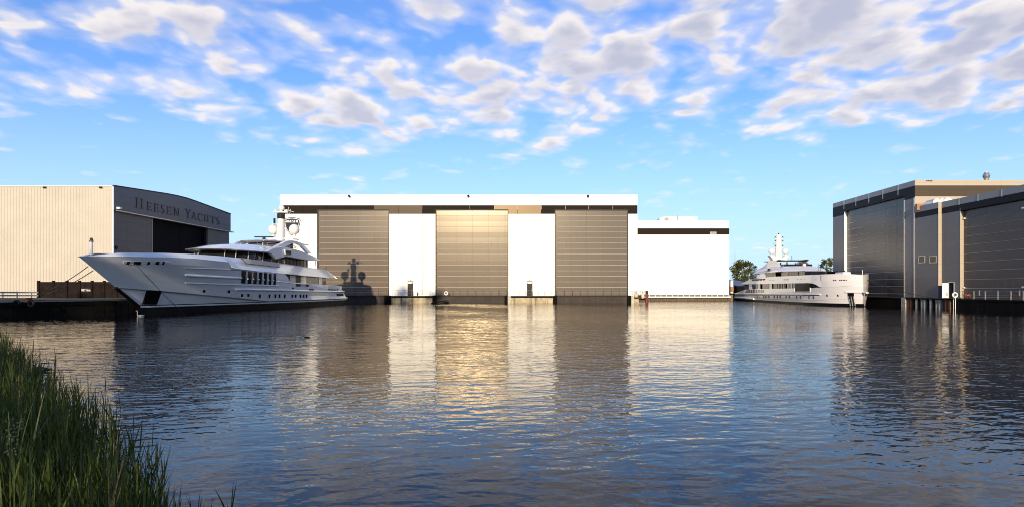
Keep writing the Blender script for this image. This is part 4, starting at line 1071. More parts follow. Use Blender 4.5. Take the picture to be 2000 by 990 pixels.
# jack staff
mb = MB(); q = s1.at(178.5, 494, 0); bz = q[1] - .2
mb.tube([s1.pt(q[0], 0, bz), s1.pt(q[0], 0, s1.at(179, 466, 0)[1])], .13, 10, .11); mb.build('jack_staff', M['hull_grey'], y1_, smooth=True)
mb = MB(); zt_ = s1.at(179, 466, 0)[1]; mb.box(*[v for pr_ in zip([c_ - .13 for c_ in s1.pt(q[0], 0, 0)[:2]], [c_ + .13 for c_ in s1.pt(q[0], 0, 0)[:2]]) for v in pr_], zt_ - .3, zt_ - .2); mb.lathe(s1.pt(q[0], 0, zt_ - .2), [(.1, 0), (.14, .1), (.1, .25), (.02, .26)], 8); mb.build('staff_light', M['dark_rail'], y1_)
# wheelhouse glass, deckhouse glass
layers(s1, [(outline(20.6, 34, 3.75, 6.0, 1.0), 5.3), (outline(21.4, 34, 3.65, 6.0, 1.0), 7.3)]).build('wheelhouse_window', M['glass_dark'], y1_, smooth=40)
for a_, w_ in ((21.3, 1.6), (22.1, 2.55), (23.7, 3.3), (26.6, 3.72), (29.0, 3.78), (31.0, 3.78)):
    for sg in (1, -1): MB().tube([s1.pt(a_ - .35, sg * (w_ + .08), 5.6), s1.pt(a_ + .25, sg * (w_ + .0), 7.2)], .05).build('mullion', M['hull_grey'], y1_)
q0 = s1.at(541, 510, 3.6)[0]; q1 = s1.at(601.5, 510, 3.6)[0]
mb = MB(); mb.prism([s1.pt(q0 - 4, -3.6, 4.6), s1.pt(q1, -3.6, 4.6), s1.pt(q1, 3.6, 4.6), s1.pt(q0 - 4, 3.6, 4.6)], (0, 0, 2.4)); hz = mb.build('saloon_window', M['glass_brown'], y1_)
mb = MB()
for i in range(9):
    a_ = q0 + (q1 - q0) * (i + .5) / 9
    for sg in (1, -1): mb.tube([s1.pt(a_, sg * 3.62, 4.6), s1.pt(a_, sg * 3.62, 7.0)], .035, 4)
mb.build('mullion', M['dark_frame'], hz)
p0 = s1.at(552, 540, 3.5)[0]; p1 = s1.at(640, 545, 3.5)[0]
mb = MB(); mb.prism([s1.pt(24, -3.5, 2.2), s1.pt(p1, -3.5, 2.2), s1.pt(p1 - .8, 3.5, 2.2), s1.pt(24, 3.5, 2.2)], (0, 0, 2.35)); mh = mb.build('main_deckhouse', M['glass_brown'], y1_)
for px0, px1, mm in ((566, 577, 'hull'), (577.5, 586, 'glass_brown'), (587, 598, 'hull'), (598.5, 620, 'glass_brown'), (622, 628, 'hull_grey')):
    a_, b_ = s1.at(px0, 545, 3.52)[0], s1.at(px1, 545, 3.52)[0]
    for sg in (1, -1):
        mb = MB(); mb.prism([s1.pt(a_, sg * 3.5, 2.3), s1.pt(b_, sg * 3.5, 2.3), s1.pt(b_, sg * 3.5, 4.5), s1.pt(a_, sg * 3.5, 4.5)], tuple((s1.v * .05 * sg).to_3d()))
        mb.build('saloon_window' if 'glass' in mm else 'wall_panel', M[mm], mh)
# wheelhouse roof: long cambered shell with a sharp brow
ra1 = s1.at(628, 509, 4.2)[0]
def brow(a, w): return 7.16 + .05 * (a < 21) - .012 * max(0, a - 30)
layers(s1, [(outline(19.4, ra1, 4.45, 8.5, 3.0), lambda a, w: brow(a, w) - .03), (outline(19.2, ra1 + .2, 4.55, 8.5, 3.0), lambda a, w: brow(a, w) + .06),
            (outline(20.6, ra1 - 1.6, 4.05, 8.2, 3.2), lambda a, w: brow(a, w) + .34), (outline(22.8, ra1 - 4.5, 3.55, 7.8, 3.5), lambda a, w: brow(a, w) + .76),
            (outline(25.8, ra1 - 7.5, 3.05, 7.0, 3.5), lambda a, w: brow(a, w) + 1.04), (outline(28.5, ra1 - 9, 2.6, 5.0, 3.5), lambda a, w: brow(a, w) + 1.14)]).build('wheelhouse_roof', M['hull'], y1_, smooth=30)
# side wing dropping from the roof edge
wp = [(521, 491.5), (531, 496.5), (541.3, 505.8), (560.5, 500.8), (582, 505), (603, 508.5), (628.5, 510), (614, 500.5), (600, 494.5), (585, 489), (566, 484.5), (548, 482), (534, 484.5)]
for sg in (1, -1):
    mb = MB(); q = [s1.at(x, y, 4.62) for x, y in wp]; n = len(q)
    vs = [s1.pt(a, sg * 4.62, z) for a, z in q] + [s1.pt(a, sg * 4.15, z + .02) for a, z in q]
    mb.add(vs, [tuple(range(n)), tuple(range(2 * n - 1, n - 1, -1))] + [(i, (i + 1) % n, n + (i + 1) % n, n + i) for i in range(n)])
    mb.build('roof_wing', M['hull'], y1_, bevel=.06)
q = [s1.at(x, y, 4.75) for x, y in ((555.5, 487.2), (569.5, 488.2), (570, 498.2), (556.5, 497.4))]
mb = MB()
for sg in (1, -1): mb.prism([s1.pt(a, sg * 4.45, z) for a, z in q], tuple((s1.v * .4 * sg).to_3d()))
nb = mb.build('light_box', M['hull'], y1_, bevel=.05)
q = [s1.at(x, y, 4.87) for x, y in ((558.2, 489.4), (568.8, 490), (569, 496.6), (558.8, 496))]
mb = MB()
for sg in (1, -1): mb.prism([s1.pt(a, sg * 4.84, z) for a, z in q], tuple((s1.v * .04 * sg).to_3d()))
mb.build('light_recess', M['black'], nb)
# post under the roof tip
mb = MB(); 
for sg in (1, -1): mb.tube([s1.pt(ra1 - 2.2, sg * 4.0, 4.6), s1.pt(ra1 - 1.8, sg * 4.0, 6.9)], .05)
mb.build('stanchion', M['hull'], y1_)
# sun deck: windscreen, hard top, arches
layers(s1, [(outline(33.2, 38.3, 3.0, 4.0, 1.0), 8.0), (outline(33.6, 38.3, 2.9, 4.0, 1.0), 9.0)]).build('sundeck_screen', M['glass_brown'], y1_, smooth=40)
layers(s1, [(outline(32.0, 43.6, 3.2, 5.0, 3.0), 8.98), (outline(31.7, 44, 3.45, 5.0, 3.0), 9.1), (outline(32.9, 43, 3.0, 5.0, 3.0), 9.28), (outline(34, 42, 2.2, 4.0, 3.0), 9.36)]).build('hard_top', M['hull'], y1_, smooth=30)
ap = [(537, 480.5), (556, 470.5), (566, 467), (577, 468.5), (589, 473), (597, 481), (606, 493), (600, 492), (588, 479), (578, 474), (563, 483), (572, 486.5), (560, 487), (545, 484)]
for nm, poly in (('arch', [(532, 484.5), (545, 478), (556, 472.5), (566, 469.5), (578, 470.5), (577, 474.5), (567, 477), (560, 481), (553, 485), (545, 485)]), ('arch', [(577.3, 470.4), (588, 474), (598, 483), (610, 496), (602, 495), (589, 481), (577.2, 474.5)])):
    for sg in (1, -1):
        mb = MB(); q = [s1.at(x, y, 3.5) for x, y in poly]; n = len(q)
        vs = [s1.pt(a, sg * 3.52, z) for a, z in q] + [s1.pt(a, sg * 3.1, z + .01) for a, z in q]
        mb.add(vs, [tuple(range(n)), tuple(range(2 * n - 1, n - 1, -1))] + [(i, (i + 1) % n, n + (i + 1) % n, n + i) for i in range(n)])
        mb.build(nm, M['hull'], y1_, bevel=.05)
# forward railing on the roof
lp_ = [q for q in outline(25.5, 38, 3.2, 6, 1) if q[1] >= -3.19]
pts = [s1.pt(a, w, 8.62) for a, w in outline(27.5, 39, 3.1, 6.0, 1.0)]
pts = pts[:22]; mb = MB(); mb.tube(pts, .035); mb.tube([(x, y, z - .22) for x, y, z in pts], .02)
for p in pts[::3]: mb.tube([(p[0], p[1], 7.7), p], .025)
mb.build('railing', M['steel'], y1_)
# mast
def mast_col(ship, a, w, z0, z1, ha, hw_, taper, par, mat):
    mb = MB(); rings = []
    for k in range(7):
        f = k / 6; s_ = 1 - taper * f
        rings.append([ship.pt(a + ha * s_ * math.cos(t) + .35 * f, w + hw_ * s_ * math.sin(t), z0 + (z1 - z0) * f) for t in [2 * math.pi * j / 12 for j in range(12)]])
    mb.loft(rings); return mb.build('mast', mat, par, smooth=40)
za = lambda y, a=40: CH + (HY - y) * (59.4 + a) / F
mst = mast_col(s1, 39.8, 0, 9.2, za(428), .75, .62, .25, y1_, M['radome'])
mb = MB(); mb.prism([s1.pt(39.8, -1.9, 9.75), s1.pt(42.0, -1.9, 9.75), s1.pt(42.0, 1.9, 9.75), s1.pt(39.8, 1.9, 9.75)], (0, 0, .22)); mb.build('mast_wing', M['hull'], mst, bevel=.06)
mb = MB(); c = s1.pt(40.1, 0, za(428)); mb.lathe(c, [(.5, 0), (.55, .15), (.55, .75), (.35, .9)], 12); mb.build('radar_housing', M['dark_frame'], mst, smooth=30)
c = s1.pt(40.1, 0, za(416)); mb = MB(); mb.box(c[0] - 1.15, c[0] + 1.0, c[1] - .18, c[1] + .18, c[2], c[2] + .16); mb.box(c[0] - .9, c[0] - .65, c[1] - .12, c[1] + .12, c[2] + .16, c[2] + .5); mb.box(c[0] + .5, c[0] + .95, c[1] - .2, c[1] + .2, c[2] + .16, c[2] + .42)
mb.box(c[0] - .12, c[0] + .12, c[1] - .12, c[1] + .12, c[2] - .6, c[2] + .7); mb.build('spreader', M['radome'], mst, bevel=.03)
radome(s1, 40.2, .05, za(406.5), .40, mst)
mb = MB()
for dx, y0_, y1b in ((.95, 420, 405), (1.25, 419, 409), (-1.35, 440, 430), (.6, 462, 420), (.35, 470, 440)):
    p = s1.pt(40.2, dx, 0); mb.tube([(p[0], p[1], za(y0_)), (p[0] + .1, p[1], za(y1b))], .03, 5)
p = s1.pt(40.1, 0, 0); mb.tube([(p[0], p[1], za(433)), (p[0] + 1.5, p[1], za(434))], .03, 5); mb.tube([(p[0] + .8, p[1], za(410)), (p[0] + 1.9, p[1], za(415))], .03, 5)
mb.build('antenna', M['radome'], mst)
mb = MB(); c = s1.pt(40.0, -.95, za(431.5)); mb.lathe(c, [(.1, -.4), (.16, -.3), (.16, .3), (.05, .36)], 8); mb.build('horn', M['black'], mst)
for w_ in (-1.58, 1.58): radome(s1, 41.0, w_, za(448.3, 41), .74, y1_)
mb = MB(); a_ = 36.0; c = s1.pt(a_, -.6, 9.75); mb.box(c[0] - 1.3, c[0] + 1.3, c[1] - .14, c[1] + .14, c[2], c[2] + .16); mb.lathe((c[0], c[1], 9.36), [(.25, 0), (.2, .38)], 10); mb.build('radar', M['dark_rail'], y1_)
for a_, w_, h_ in ((27.5, 0, .3), (31, 1.6, .55), (31.4, -1.6, .55), (46.5, 3.0, .9), (47.0, -1.0, 1.0), (46.0, 1.0, .8)):
    MB().tube([s1.pt(a_, w_, 7.2 if a_ > 40 else 8.0), s1.pt(a_ + .1, w_, (7.4 if a_ > 40 else 8.15) + h_)], .04).build('aerial', M['radome'], y1_)
for px in (648.5,):
    a_ = s1.on(648, 526)[0]; mb = MB(); mb.tube([s1.pt(a_, 3.6, 5.3), s1.pt(a_ + .3, 3.6, 6.1)], .05); mb.build('ensign_staff', M['brown_timber'], y1_)

# ---- the smaller one with the blunt upright bow
def mk_hb2():
    tab = [(-1, .45), (0, .35), (1.0, .2), (3, 0.0), (5.2, .35), (9, .5)]
    def a0(z): return lerp(tab, z)
    def hb(a, z):
        k = min(1, max(0, z / 4.8)); L = 15 - 2 * k; t = min(1, max(0, (a - a0(z)) / L)); p = 2.6 + .2 * k
        w = (4.1 + .25 * k) * (1 - (1 - t) ** p)
        if a > 38: w *= 1 - .06 * ((a - 38) / 20) ** 2
        return w
    return a0, hb
a02, hb2 = mk_hb2()
s2 = Ship((48.45, 101.5), (0.0175, 1), (-1, 0.0175), hb2)
y2_ = thing('yacht', 'smaller white motor yacht with blunt upright bow beside the tall grey hall', 'yacht', s2.pt(29, 0, 0))
T2 = s2.line([(1692.5, 543), (1691, 538.5), (1687, 536.4), (1660, 535), (1635.5, 534.6), (1601, 535.6), (1560, 537.4), (1501, 540.3), (1463, 545), (1447, 553.5)])
E2 = s2.on(1579, 552)[0]
H2f = s2.line([(1601, 536), (1660, 535), (1691, 536.6)])
# hull up to the opening, full height ahead of it
OPN = [(s2.on(1603, 560.5)[0], s2.on(1603, 560.5)[2])]
aopen2 = OPN[0][0]
LB = s2.line([(1582.5, 562.2), (1552, 562.5), (1515, 563.2), (1473, 564), (1455, 565), (1437, 572)])
ztop2 = lambda a: lerp(T2, a) if a < aopen2 - .02 else lerp([(aopen2, OPN[0][1])] + LB, a)
def aend2(z): return lerp([(-1, 58.5), (.9, 60.5), (1.6, 60), (3, 57), (5, 52)], z)
CH2 = s2.line([(1691, 583), (1640, 584), (1600, 586), (1560, 588.5)])
zch2 = lambda a: max(.72, lerp(CH2, a))
mid2 = lambda f: (lambda a: zch2(a) + (ztop2(a) - zch2(a)) * f)
hm, cols2 = hull_mesh(s2, a02, aend2, [(lambda a: -.8, 0, 1), (lambda a: .40, 0, 0), (zch2, 0, 0), (lambda a: zch2(a) + .02, .06, 0), (mid2(.25), .05, 0), (mid2(.5), .03, 0), (mid2(.75), .02, 0), (ztop2, 0, 0)], 150)
hm.build('hull', [M['hull_warm'], M['boot']], y2_, smooth=28)
# upper bulwark aft of the opening
UL = s2.line([(1603, 560.4), (1596, 555.5), (1588, 552.9), (1579, 552), (1548, 552.7), (1500, 553.8), (1446, 554.8)])
UT = s2.line([(1603, 535.6), (1560, 537.4), (1501, 540.3), (1463, 545), (1446, 554)])
mb = MB(); A0, A1 = UL[0][0] - .3, UL[-1][0]
for sg in (1, -1):
    r0, r1, r2 = [], [], []
    for i in range(100):
        a = A0 + (A1 - A0) * i / 99; w = hb2(a, 4.8) + .02; lo_, hi_ = lerp(UL, a), lerp(UT, a)
        r0.append(s2.pt(a, sg * w, lo_)); r1.append(s2.pt(a, sg * (w - .25 * min(1, (hi_ - lo_))), hi_)); r2.append(s2.pt(a, sg * (w - .5), lo_))
    mb.grid([r2, r0, r1, r2])
mb.build('upper_bulwark', M['hull_warm'], y2_, smooth=25)
deck_mesh(s2, .9, A1 - .2, lambda a: min(lerp(T2, a) - .45, 4.45), -.12).build('upper_deck', M['hull_warm'], y2_)
deck_mesh(s2, 14, 57, lambda a: 1.75, -.1).build('main_deck', M['deck'], y2_)
mb = MB(); mb.prism([s2.pt(57, -3.7, .5), s2.pt(61.4, -3.6, .5), s2.pt(61.4, 3.6, .5), s2.pt(57, 3.7, .5)], (0, 0, .3)); mb.build('swim_platform', M['hull_warm'], y2_, bevel=.08)
strake(s2, [(1437, 573.6), (1520, 573.8), (1580, 574), (1603, 574.3)], .12, .07, 8).build('rub_rail', M['hull_warm'], y2_, smooth=True)
strake(s2, [(1437, 575.2), (1520, 575.4), (1580, 575.6), (1601, 575.6)], .06, .06, 6).build('rub_shadow', M['black'], y2_, smooth=True)
strake(s2, [(1429, 580.3), (1452, 581.2), (1473, 583)], .2, .05, 8).build('stern_sponson', M['hull_warm'], y2_, smooth=True)
strake(s2, [(1652, 569.8), (1675, 570), (1694, 571)], .14, .05, 8).build('spray_rail', M['hull_warm'], y2_, smooth=True)
strake(s2, [(1601, 560), (1635, 559.5), (1668, 557)], .03, .01, 5).build('hull_seam', M['hull_grey'], y2_)
# main deck house behind the opening
b1 = s2.at(1455, 560, 3.3)[0]
mb = MB(); mb.prism([s2.pt(13, -3.4, 1.76), s2.pt(b1, -3.4, 1.76), s2.pt(b1, 3.4, 1.76), s2.pt(13, 3.4, 1.76)], (0, 0, 2.25)); dh = mb.build('main_deckhouse', M['glass_dark'], y2_)
for x0, x1_, mm in ((1470, 1475.5, 'hull_warm'), (1477, 1486, 'glass_dark'), (1486.5, 1491, 'hull_grey'), (1495, 1507, 'glass_amber'), (1508, 1513, 'hull_warm'), (1516, 1523, 'glass_brown'), (1524.5, 1527, 'glass_amber'), (1529, 1532, 'glass_amber'), (1534, 1536, 'glass_amber'), (1542, 1544, 'hull_grey'), (1549, 1551, 'hull_grey'), (1569.5, 1571.5, 'hull_grey')):
    a_, b_ = s2.at(x1_, 556, 3.42)[0], s2.at(x0, 556, 3.42)[0]; 
    for sg in (1, -1): mb = MB(); mb.box(*sorted([s2.pt(0, sg * 3.4, 0)[0], s2.pt(0, sg * 3.44, 0)[0]]), s2.pt(a_, 0, 0)[1], s2.pt(b_, 0, 0)[1], 1.8, 3.95); mb.build('wall_panel' if 'hull' in mm else 'saloon_window', M[mm], dh)
side_patch(s2, [(1553.5, 553), (1581.8, 552.6), (1582, 568.6), (1553.3, 568.8)], .05, .12).build('balcony_window', M['black'], y2_)
strake(s2, [(1552.3, 562), (1552.4, 569.6), (1583, 569.3), (1583, 561)], .07, .05, 6, 4).build('balcony_frame', M['hull_warm'], y2_)
side_patch(s2, [(1582, 552.2), (1590, 553.2), (1597, 556), (1602.5, 560.6), (1582.2, 561.2)], .045, .1).build('saloon_window', M['glass_dark'], y2_)
# bulwark openings aft with stanchions, upper slots
for x0, x1_, y0_, y1b, sl in ((1455.5, 1474, 565.2, 571.4, 3), (1476.8, 1492, 565.2, 571.4, 0)):
    p = side_patch(s2, [(x0 + sl, y0_), (x1_, y0_), (x1_, y1b), (x0, y1b)], .03, .08).build('bulwark_opening', M['glass_brown'], y2_)
    n = 5
    for i in range(1, n):
        X_ = x0 + (x1_ - x0) * i / n; side_patch(s2, [(X_ - .25, y0_), (X_ + .25, y0_), (X_ + .25, y1b), (X_ - .25, y1b)], .04, .05).build('bar', M['hull_warm'], p)
for x0 in (1468, 1473, 1478, 1483.5, 1489):
    y_ = 544.8 - (x0 - 1468) * .05; side_patch(s2, [(x0, y_), (x0 + 4, y_ - .15), (x0 + 4, y_ + 3.2), (x0, y_ + 3.4)], -.10, .08).build('vent_slot', M['black'], y2_)
for x0, x1_ in ((1530, 1533.5), (1535, 1539.5), (1556, 1558.5), (1562, 1566), (1569, 1573.5), (1577, 1581.5), (1586, 1593)):
    side_patch(s2, [(x0, 544.8), (x1_, 544.6), (x1_, 546.4), (x0, 546.6)], -.06, .09).build('vent_slot', M['rail'], y2_)
for x0, x1_ in ((1627, 1629.5), (1630.5, 1633.5), (1639, 1641), (1642, 1645), (1647, 1650), (1652, 1654)):
    side_patch(s2, [(x0, 545.6), (x1_, 545.4), (x1_, 547.4), (x0, 547.8)], .03, .08).build('fairlead', M['black'], y2_)
for i in range(5):
    X_ = 1501.5 + i * 2.6; side_patch(s2, [(X_, 548.6), (X_ + .45, 548.6), (X_ + 1.1, 545.8), (X_ + .6, 545.8)], -.07, .08).build('name_letter', M['rail'], y2_)
for zx in (370, 385, 402, 447, 456, 472, 480, 500, 510, 562, 570, 594, 600, 624, 631, 690, 699, 724, 733):
    X_ = 1410 + zx / 5.5; side_patch(s2, [(X_ - .5, 576.4), (X_ + .35, 576.4), (X_ + .7, 581.6), (X_ - .1, 581.6)], .075, .15).build('porthole', M['glass_dark'], y2_)
for zx in (808, 850, 938, 986):
    X_ = 1410 + zx / 5.5; side_patch(s2, [(X_ - .9, 577.4), (X_ + .6, 577.4), (X_ + 1.2, 583), (X_ - .2, 583)], .085, .15).build('porthole', M['glass_dark'], y2_)
for zx in (1132, 1248):
    X_ = 1410 + zx / 5.5; side_patch(s2, [(X_ - 1.1, 574.6), (X_ + 1.1, 574.6), (X_ + 1.6, 578.4), (X_ - .6, 578.4)], .085, .15).build('porthole', M['glass_dark'], y2_)
apk = side_patch(s2, [(1656.3, 571), (1668, 571), (1668.5, 583), (1657.3, 583)], .09, .2).build('anchor_pocket', M['boot'], y2_)
for i in range(5):
    X_ = 1658 + i * 2.4; side_patch(s2, [(X_, 578), (X_ + .9, 578), (X_ + 4.6, 597), (X_ + 3.6, 597)], .13, .06).build('chain_bar', M['boot'] if i % 2 else M['steel'], apk)
# bridge deck
br0 = s2.at(1598, 532, -1.2)[0]; br1 = s2.at(1497, 536, 3.3)[0]
layers(s2, [(outline(br0 - 1.2, br1, 3.4, 5, 1), 4.3), (outline(br0 - .6, br1, 3.35, 5, 1), 5.75)]).build('bridge_window', M['glass_dark'], y2_, smooth=40)
for x0, x1_, mm in ((1501, 1515, 'glass_brown'), (1515.5, 1519.5, 'glass_amber'), (1532.5, 1543, 'glass_amber'), (1544, 1562, 'glass_dark'), (1564, 1574, 'glass_brown'), (1490, 1499.5, 'hull_warm')):
    a_, b_ = s2.at(x1_, 533, 3.42)[0], s2.at(x0, 533, 3.42)[0]; 
    for sg in (1, -1): mb = MB(); mb.box(*sorted([s2.pt(0, sg * 3.38, 0)[0], s2.pt(0, sg * 3.45, 0)[0]]), s2.pt(a_, 0, 0)[1], s2.pt(b_, 0, 0)[1], 4.4, 5.7); mb.build('bridge_window' if 'glass' in mm else 'wall_panel', M[mm], y2_)
b0 = s2.at(1608, 528, -2.0)[0]; b1 = s2.at(1465.5, 534, 3.8)[0]
zb2 = lambda a, w: 5.72 - .008 * max(0, a - 30)
layers(s2, [(outline(b0, b1, 4.0, 6, 4), zb2), (outline(b0 - .15, b1 + .4, 4.15, 6, 4), lambda a, w: zb2(a, w) + .08), (outline(b0 + 1.2, b1 - 2.2, 3.95, 5.5, 4), lambda a, w: zb2(a, w) + .55),
            (outline(b0 + 3.2, b1 - 5, 3.6, 5.0, 5), lambda a, w: zb2(a, w) + 1.0), (outline(b0 + 5.5, b1 - 8, 3.2, 5.0, 5), lambda a, w: zb2(a, w) + 1.22)]).build('bridge_roof', M['hull_warm'], y2_, smooth=30)
# fly bridge
def zz2(py, a): return CH + (HY - py) * (101.5 + a) / F
h0 = s2.at(1566, 508, -1.5)[0]; h1 = s2.at(1512, 509, 3.0)[0]
HZ = zz2(509.3, (h0 + h1) / 2)
layers(s2, [(outline(h0, h1, 2.9, 3.5, 2), HZ), (outline(h0 - .2, h1 + .2, 3.05, 3.5, 2), HZ + .1), (outline(h0 + .8, h1 - .6, 2.6, 3.2, 2), HZ + .25)]).build('hard_top', M['hull_warm'], y2_, smooth=30)
mb = MB(); mb.prism([s2.pt(h0 + 4, -1.7, 6.4), s2.pt(h1 - 2, -1.7, 6.4), s2.pt(h1 - 2, 1.7, 6.4), s2.pt(h0 + 4, 1.7, 6.4)], (0, 0, .75)); mb.build('bar_counter', M['glass_amber'], y2_, bevel=.05)
mb = MB()
for i in range(14): 
    a_ = h0 + 3 + i * (h1 - h0 - 5) / 13; w_ = 2.2 * math.sin(i * 2.4)
    mb.tube([s2.pt(a_, w_, 6.4), s2.pt(a_ + .3, w_, 7.4 + .4 * math.sin(i))], .12, 6)
mb.build('deck_seat', M['glass_brown'], y2_)
for poly, nm in (([(1470, 531), (1490, 521), (1503, 508.5), (1513, 507.5), (1523, 520.5), (1505, 527)], 'arch'),):
    for sg in (1, -1):
        mb = MB(); q = [s2.at(x, y, 3.1) for x, y in poly]; n = len(q)
        vs = [s2.pt(a, sg * 3.1, z) for a, z in q] + [s2.pt(a, sg * 2.75, z) for a, z in q]
        mb.add(vs, [tuple(range(n)), tuple(range(2 * n - 1, n - 1, -1))] + [(i, (i + 1) % n, n + (i + 1) % n, n + i) for i in range(n)])
        mb.build(nm, M['hull_warm'], y2_, bevel=.05)
mb = MB(); q0 = s2.at(1582, 518, -2.2)[0]; mb.prism([s2.pt(q0, -2.6, 6.5), s2.pt(q0 + 4.0, -2.8, 6.5), s2.pt(q0 + 4.0, 2.8, 6.5), s2.pt(q0, 2.6, 6.5)], (0, 0, .75)); mb.build('windscreen', M['glass_dark'], y2_)
mb = MB(); a_ = s2.at(1571, 520, 3.2)[0]; c = s2.pt(a_, 3.2, 6.6); mb.lathe(c, [(.05, -.3), (.28, -.1), (.3, .1), (.2, .3), (.02, .36)], 10); mb.build('searchlight', M['hull_warm'], y2_, smooth=True)
mb = MB(); a_ = s2.at(1501, 526.5, 4.1)[0]; c = s2.pt(a_, 4.1, zz2(526.5, a_)); mb.box(c[0] - .12, c[0] + .3, c[1] - .25, c[1] + .25, c[2] - .25, c[2] + .25); mb.build('light_box', M['black'], y2_)
mb = MB(); a_ = s2.at(1497, 513, 1.0)[0]; mb.tube([s2.pt(a_, 1, 6.4), s2.pt(a_ - .5, 1, zz2(512, a_))], .07); c = s2.pt(a_, 1, zz2(511.5, a_)); mb.box(c[0] - .4, c[0] + .4, c[1] - .2, c[1] + .2, c[2], c[2] + .15); mb.build('deck_light', M['dark_rail'], y2_)
am = 37.6
mb = MB(); rings = []
for k in range(9):
    f = k / 8; s_ = 1 - .38 * f; rings.append([s2.pt(am + .75 * s_ * math.cos(t), .80 * s_ * math.sin(t), 8.2 + (zz2(458.5, am) - 8.2) * f) for t in [2 * math.pi * j / 12 for j in range(12)]])
mb.loft(rings); m2 = mb.build('mast', M['radome'], y2_, smooth=40)
mb = MB(); c = s2.pt(am, 0, 8.25); mb.prism([(c[0] - 2.0, c[1] - .7, zz2(499, am)), (c[0] - 1.3, c[1] - .7, zz2(499, am)), (c[0] - .6, c[1] - .7, zz2(503, am)), (c[0] + .6, c[1] - .7, zz2(503, am)), (c[0] + 1.3, c[1] - .7, zz2(499, am)), (c[0] + 2.0, c[1] - .7, zz2(499, am)), (c[0] + 1.2, c[1] - .7, 8.27), (c[0] - 1.2, c[1] - .7, 8.27)], (0, 1.6, 0)); mb.build('mast_wing', M['radome'], m2, bevel=.05)
mb = MB()
for py, hw_ in ((467.5, .85), (476.5, 1.05), (485.5, .7)):
    c = s2.pt(am, 0, zz2(py, am)); mb.box(c[0] - hw_, c[0] + hw_, c[1] - .35, c[1] + .2, c[2], c[2] + .08)
mb.build('spreader', M['radome'], m2)
for py in (463, 470, 479.5):
    for sx in (-.78, .78):
        c = s2.pt(am, 0, zz2(py, am)); box('navigation_light', M['black'], m2, c[0] + sx - .07, c[0] + sx + .07, c[1] - .35, c[1] - .15, c[2] - .2, c[2] + .06)
c = s2.pt(am, 0, zz2(457, am)); box('navigation_light', M['black'], m2, c[0] - .09, c[0] + .09, c[1] - .1, c[1] + .1, c[2] - .25, c[2] + .15)
for w_ in (1.42, -1.42): radome(s2, am, w_, zz2(490.6, am), .60, y2_, M['stripe'])
mb = MB(); c = s2.pt(.9, 0, 0)
mb.box(c[0] - .6, c[0] + .6, c[1] + 4.5, c[1] + 7.5, 4.5, 5.25); mb.build('deck_locker', M['hull_warm'], y2_, bevel=.08)
mb = MB(); a_ = s2.at(1684.5, 530, 0)[0]; mb.tube([s2.pt(a_, 0, 4.4), s2.pt(a_, 0, zz2(526.5, a_))], .04); mb.build('jack_staff', M['hull_warm'], y2_)
for a_, w_, z0_, z1b in ((s2.at(1546.5, 505, 0)[0], 0, 8.2, 9.0), (s2.at(1598, 524, 1)[0], 1, 5.7, 6.8), (s2.at(1602, 524, 1)[0], 1, 5.7, 6.5)): MB().tube([s2.pt(a_, w_, z0_), s2.pt(a_, w_, z1b)], .05).build('aerial', M['dark_rail'], y2_)
mb = MB(); st = s2.at(1479, 540, 3.6)[0]
for da in (0, 1.0, 2.2): 
    for sg in (1, -1): mb.tube([s2.pt(st - da, sg * 3.7, 4.4), s2.pt(st - da + .3, sg * 3.7, 5.7)], .07)
mb.build('stanchion', M['hull_warm'], y2_)

# ------------------------------------------------------------------ mooring lines
def rope(p, q, sag, label, r=.03):
    p, q = Vector(p), Vector(q); pts = []
    for i in range(13): f = i / 12; v = p.lerp(q, f); v.z -= sag * 4 * f * (1 - f); pts.append(v)
    mb = MB(); mb.tube([v - p for v in pts], r, 5); o = mb.build('mooring_line', M['rope']); o.location = p
    return tag(o, label, 'rope', 'mooring lines')
qa = s1.on(262, 514, .1); qb_ = Vector(P(366, 616, 66.5)); qb_.z = -.1
rope(s1.pt(*qa), qb_, .15, 'dark mooring line running down the white bow into the water')
for (x0, y0_), (x1_, y1b), lab in (((172, 520), (78, 572), 'upper dark mooring line from the bow towards the board fence'), ((182, 528), (78, 577), 'lower dark mooring line from the bow towards the board fence')):
    a_, z_ = s1.at(x0, y0_, -.4); rope(s1.pt(a_, -.4, z_), P(x1_, y1b, 84.0 if y1b < 575 else 80.0), .3, lab, .04)
rope(s2.pt(1.0, -1.5, PZ(549, 102.5)), (XQ - .2, DY(1822, XQ - .2), zq + .05), .25, 'dark mooring line from the blunt bow to the sheet pile quay', .035)

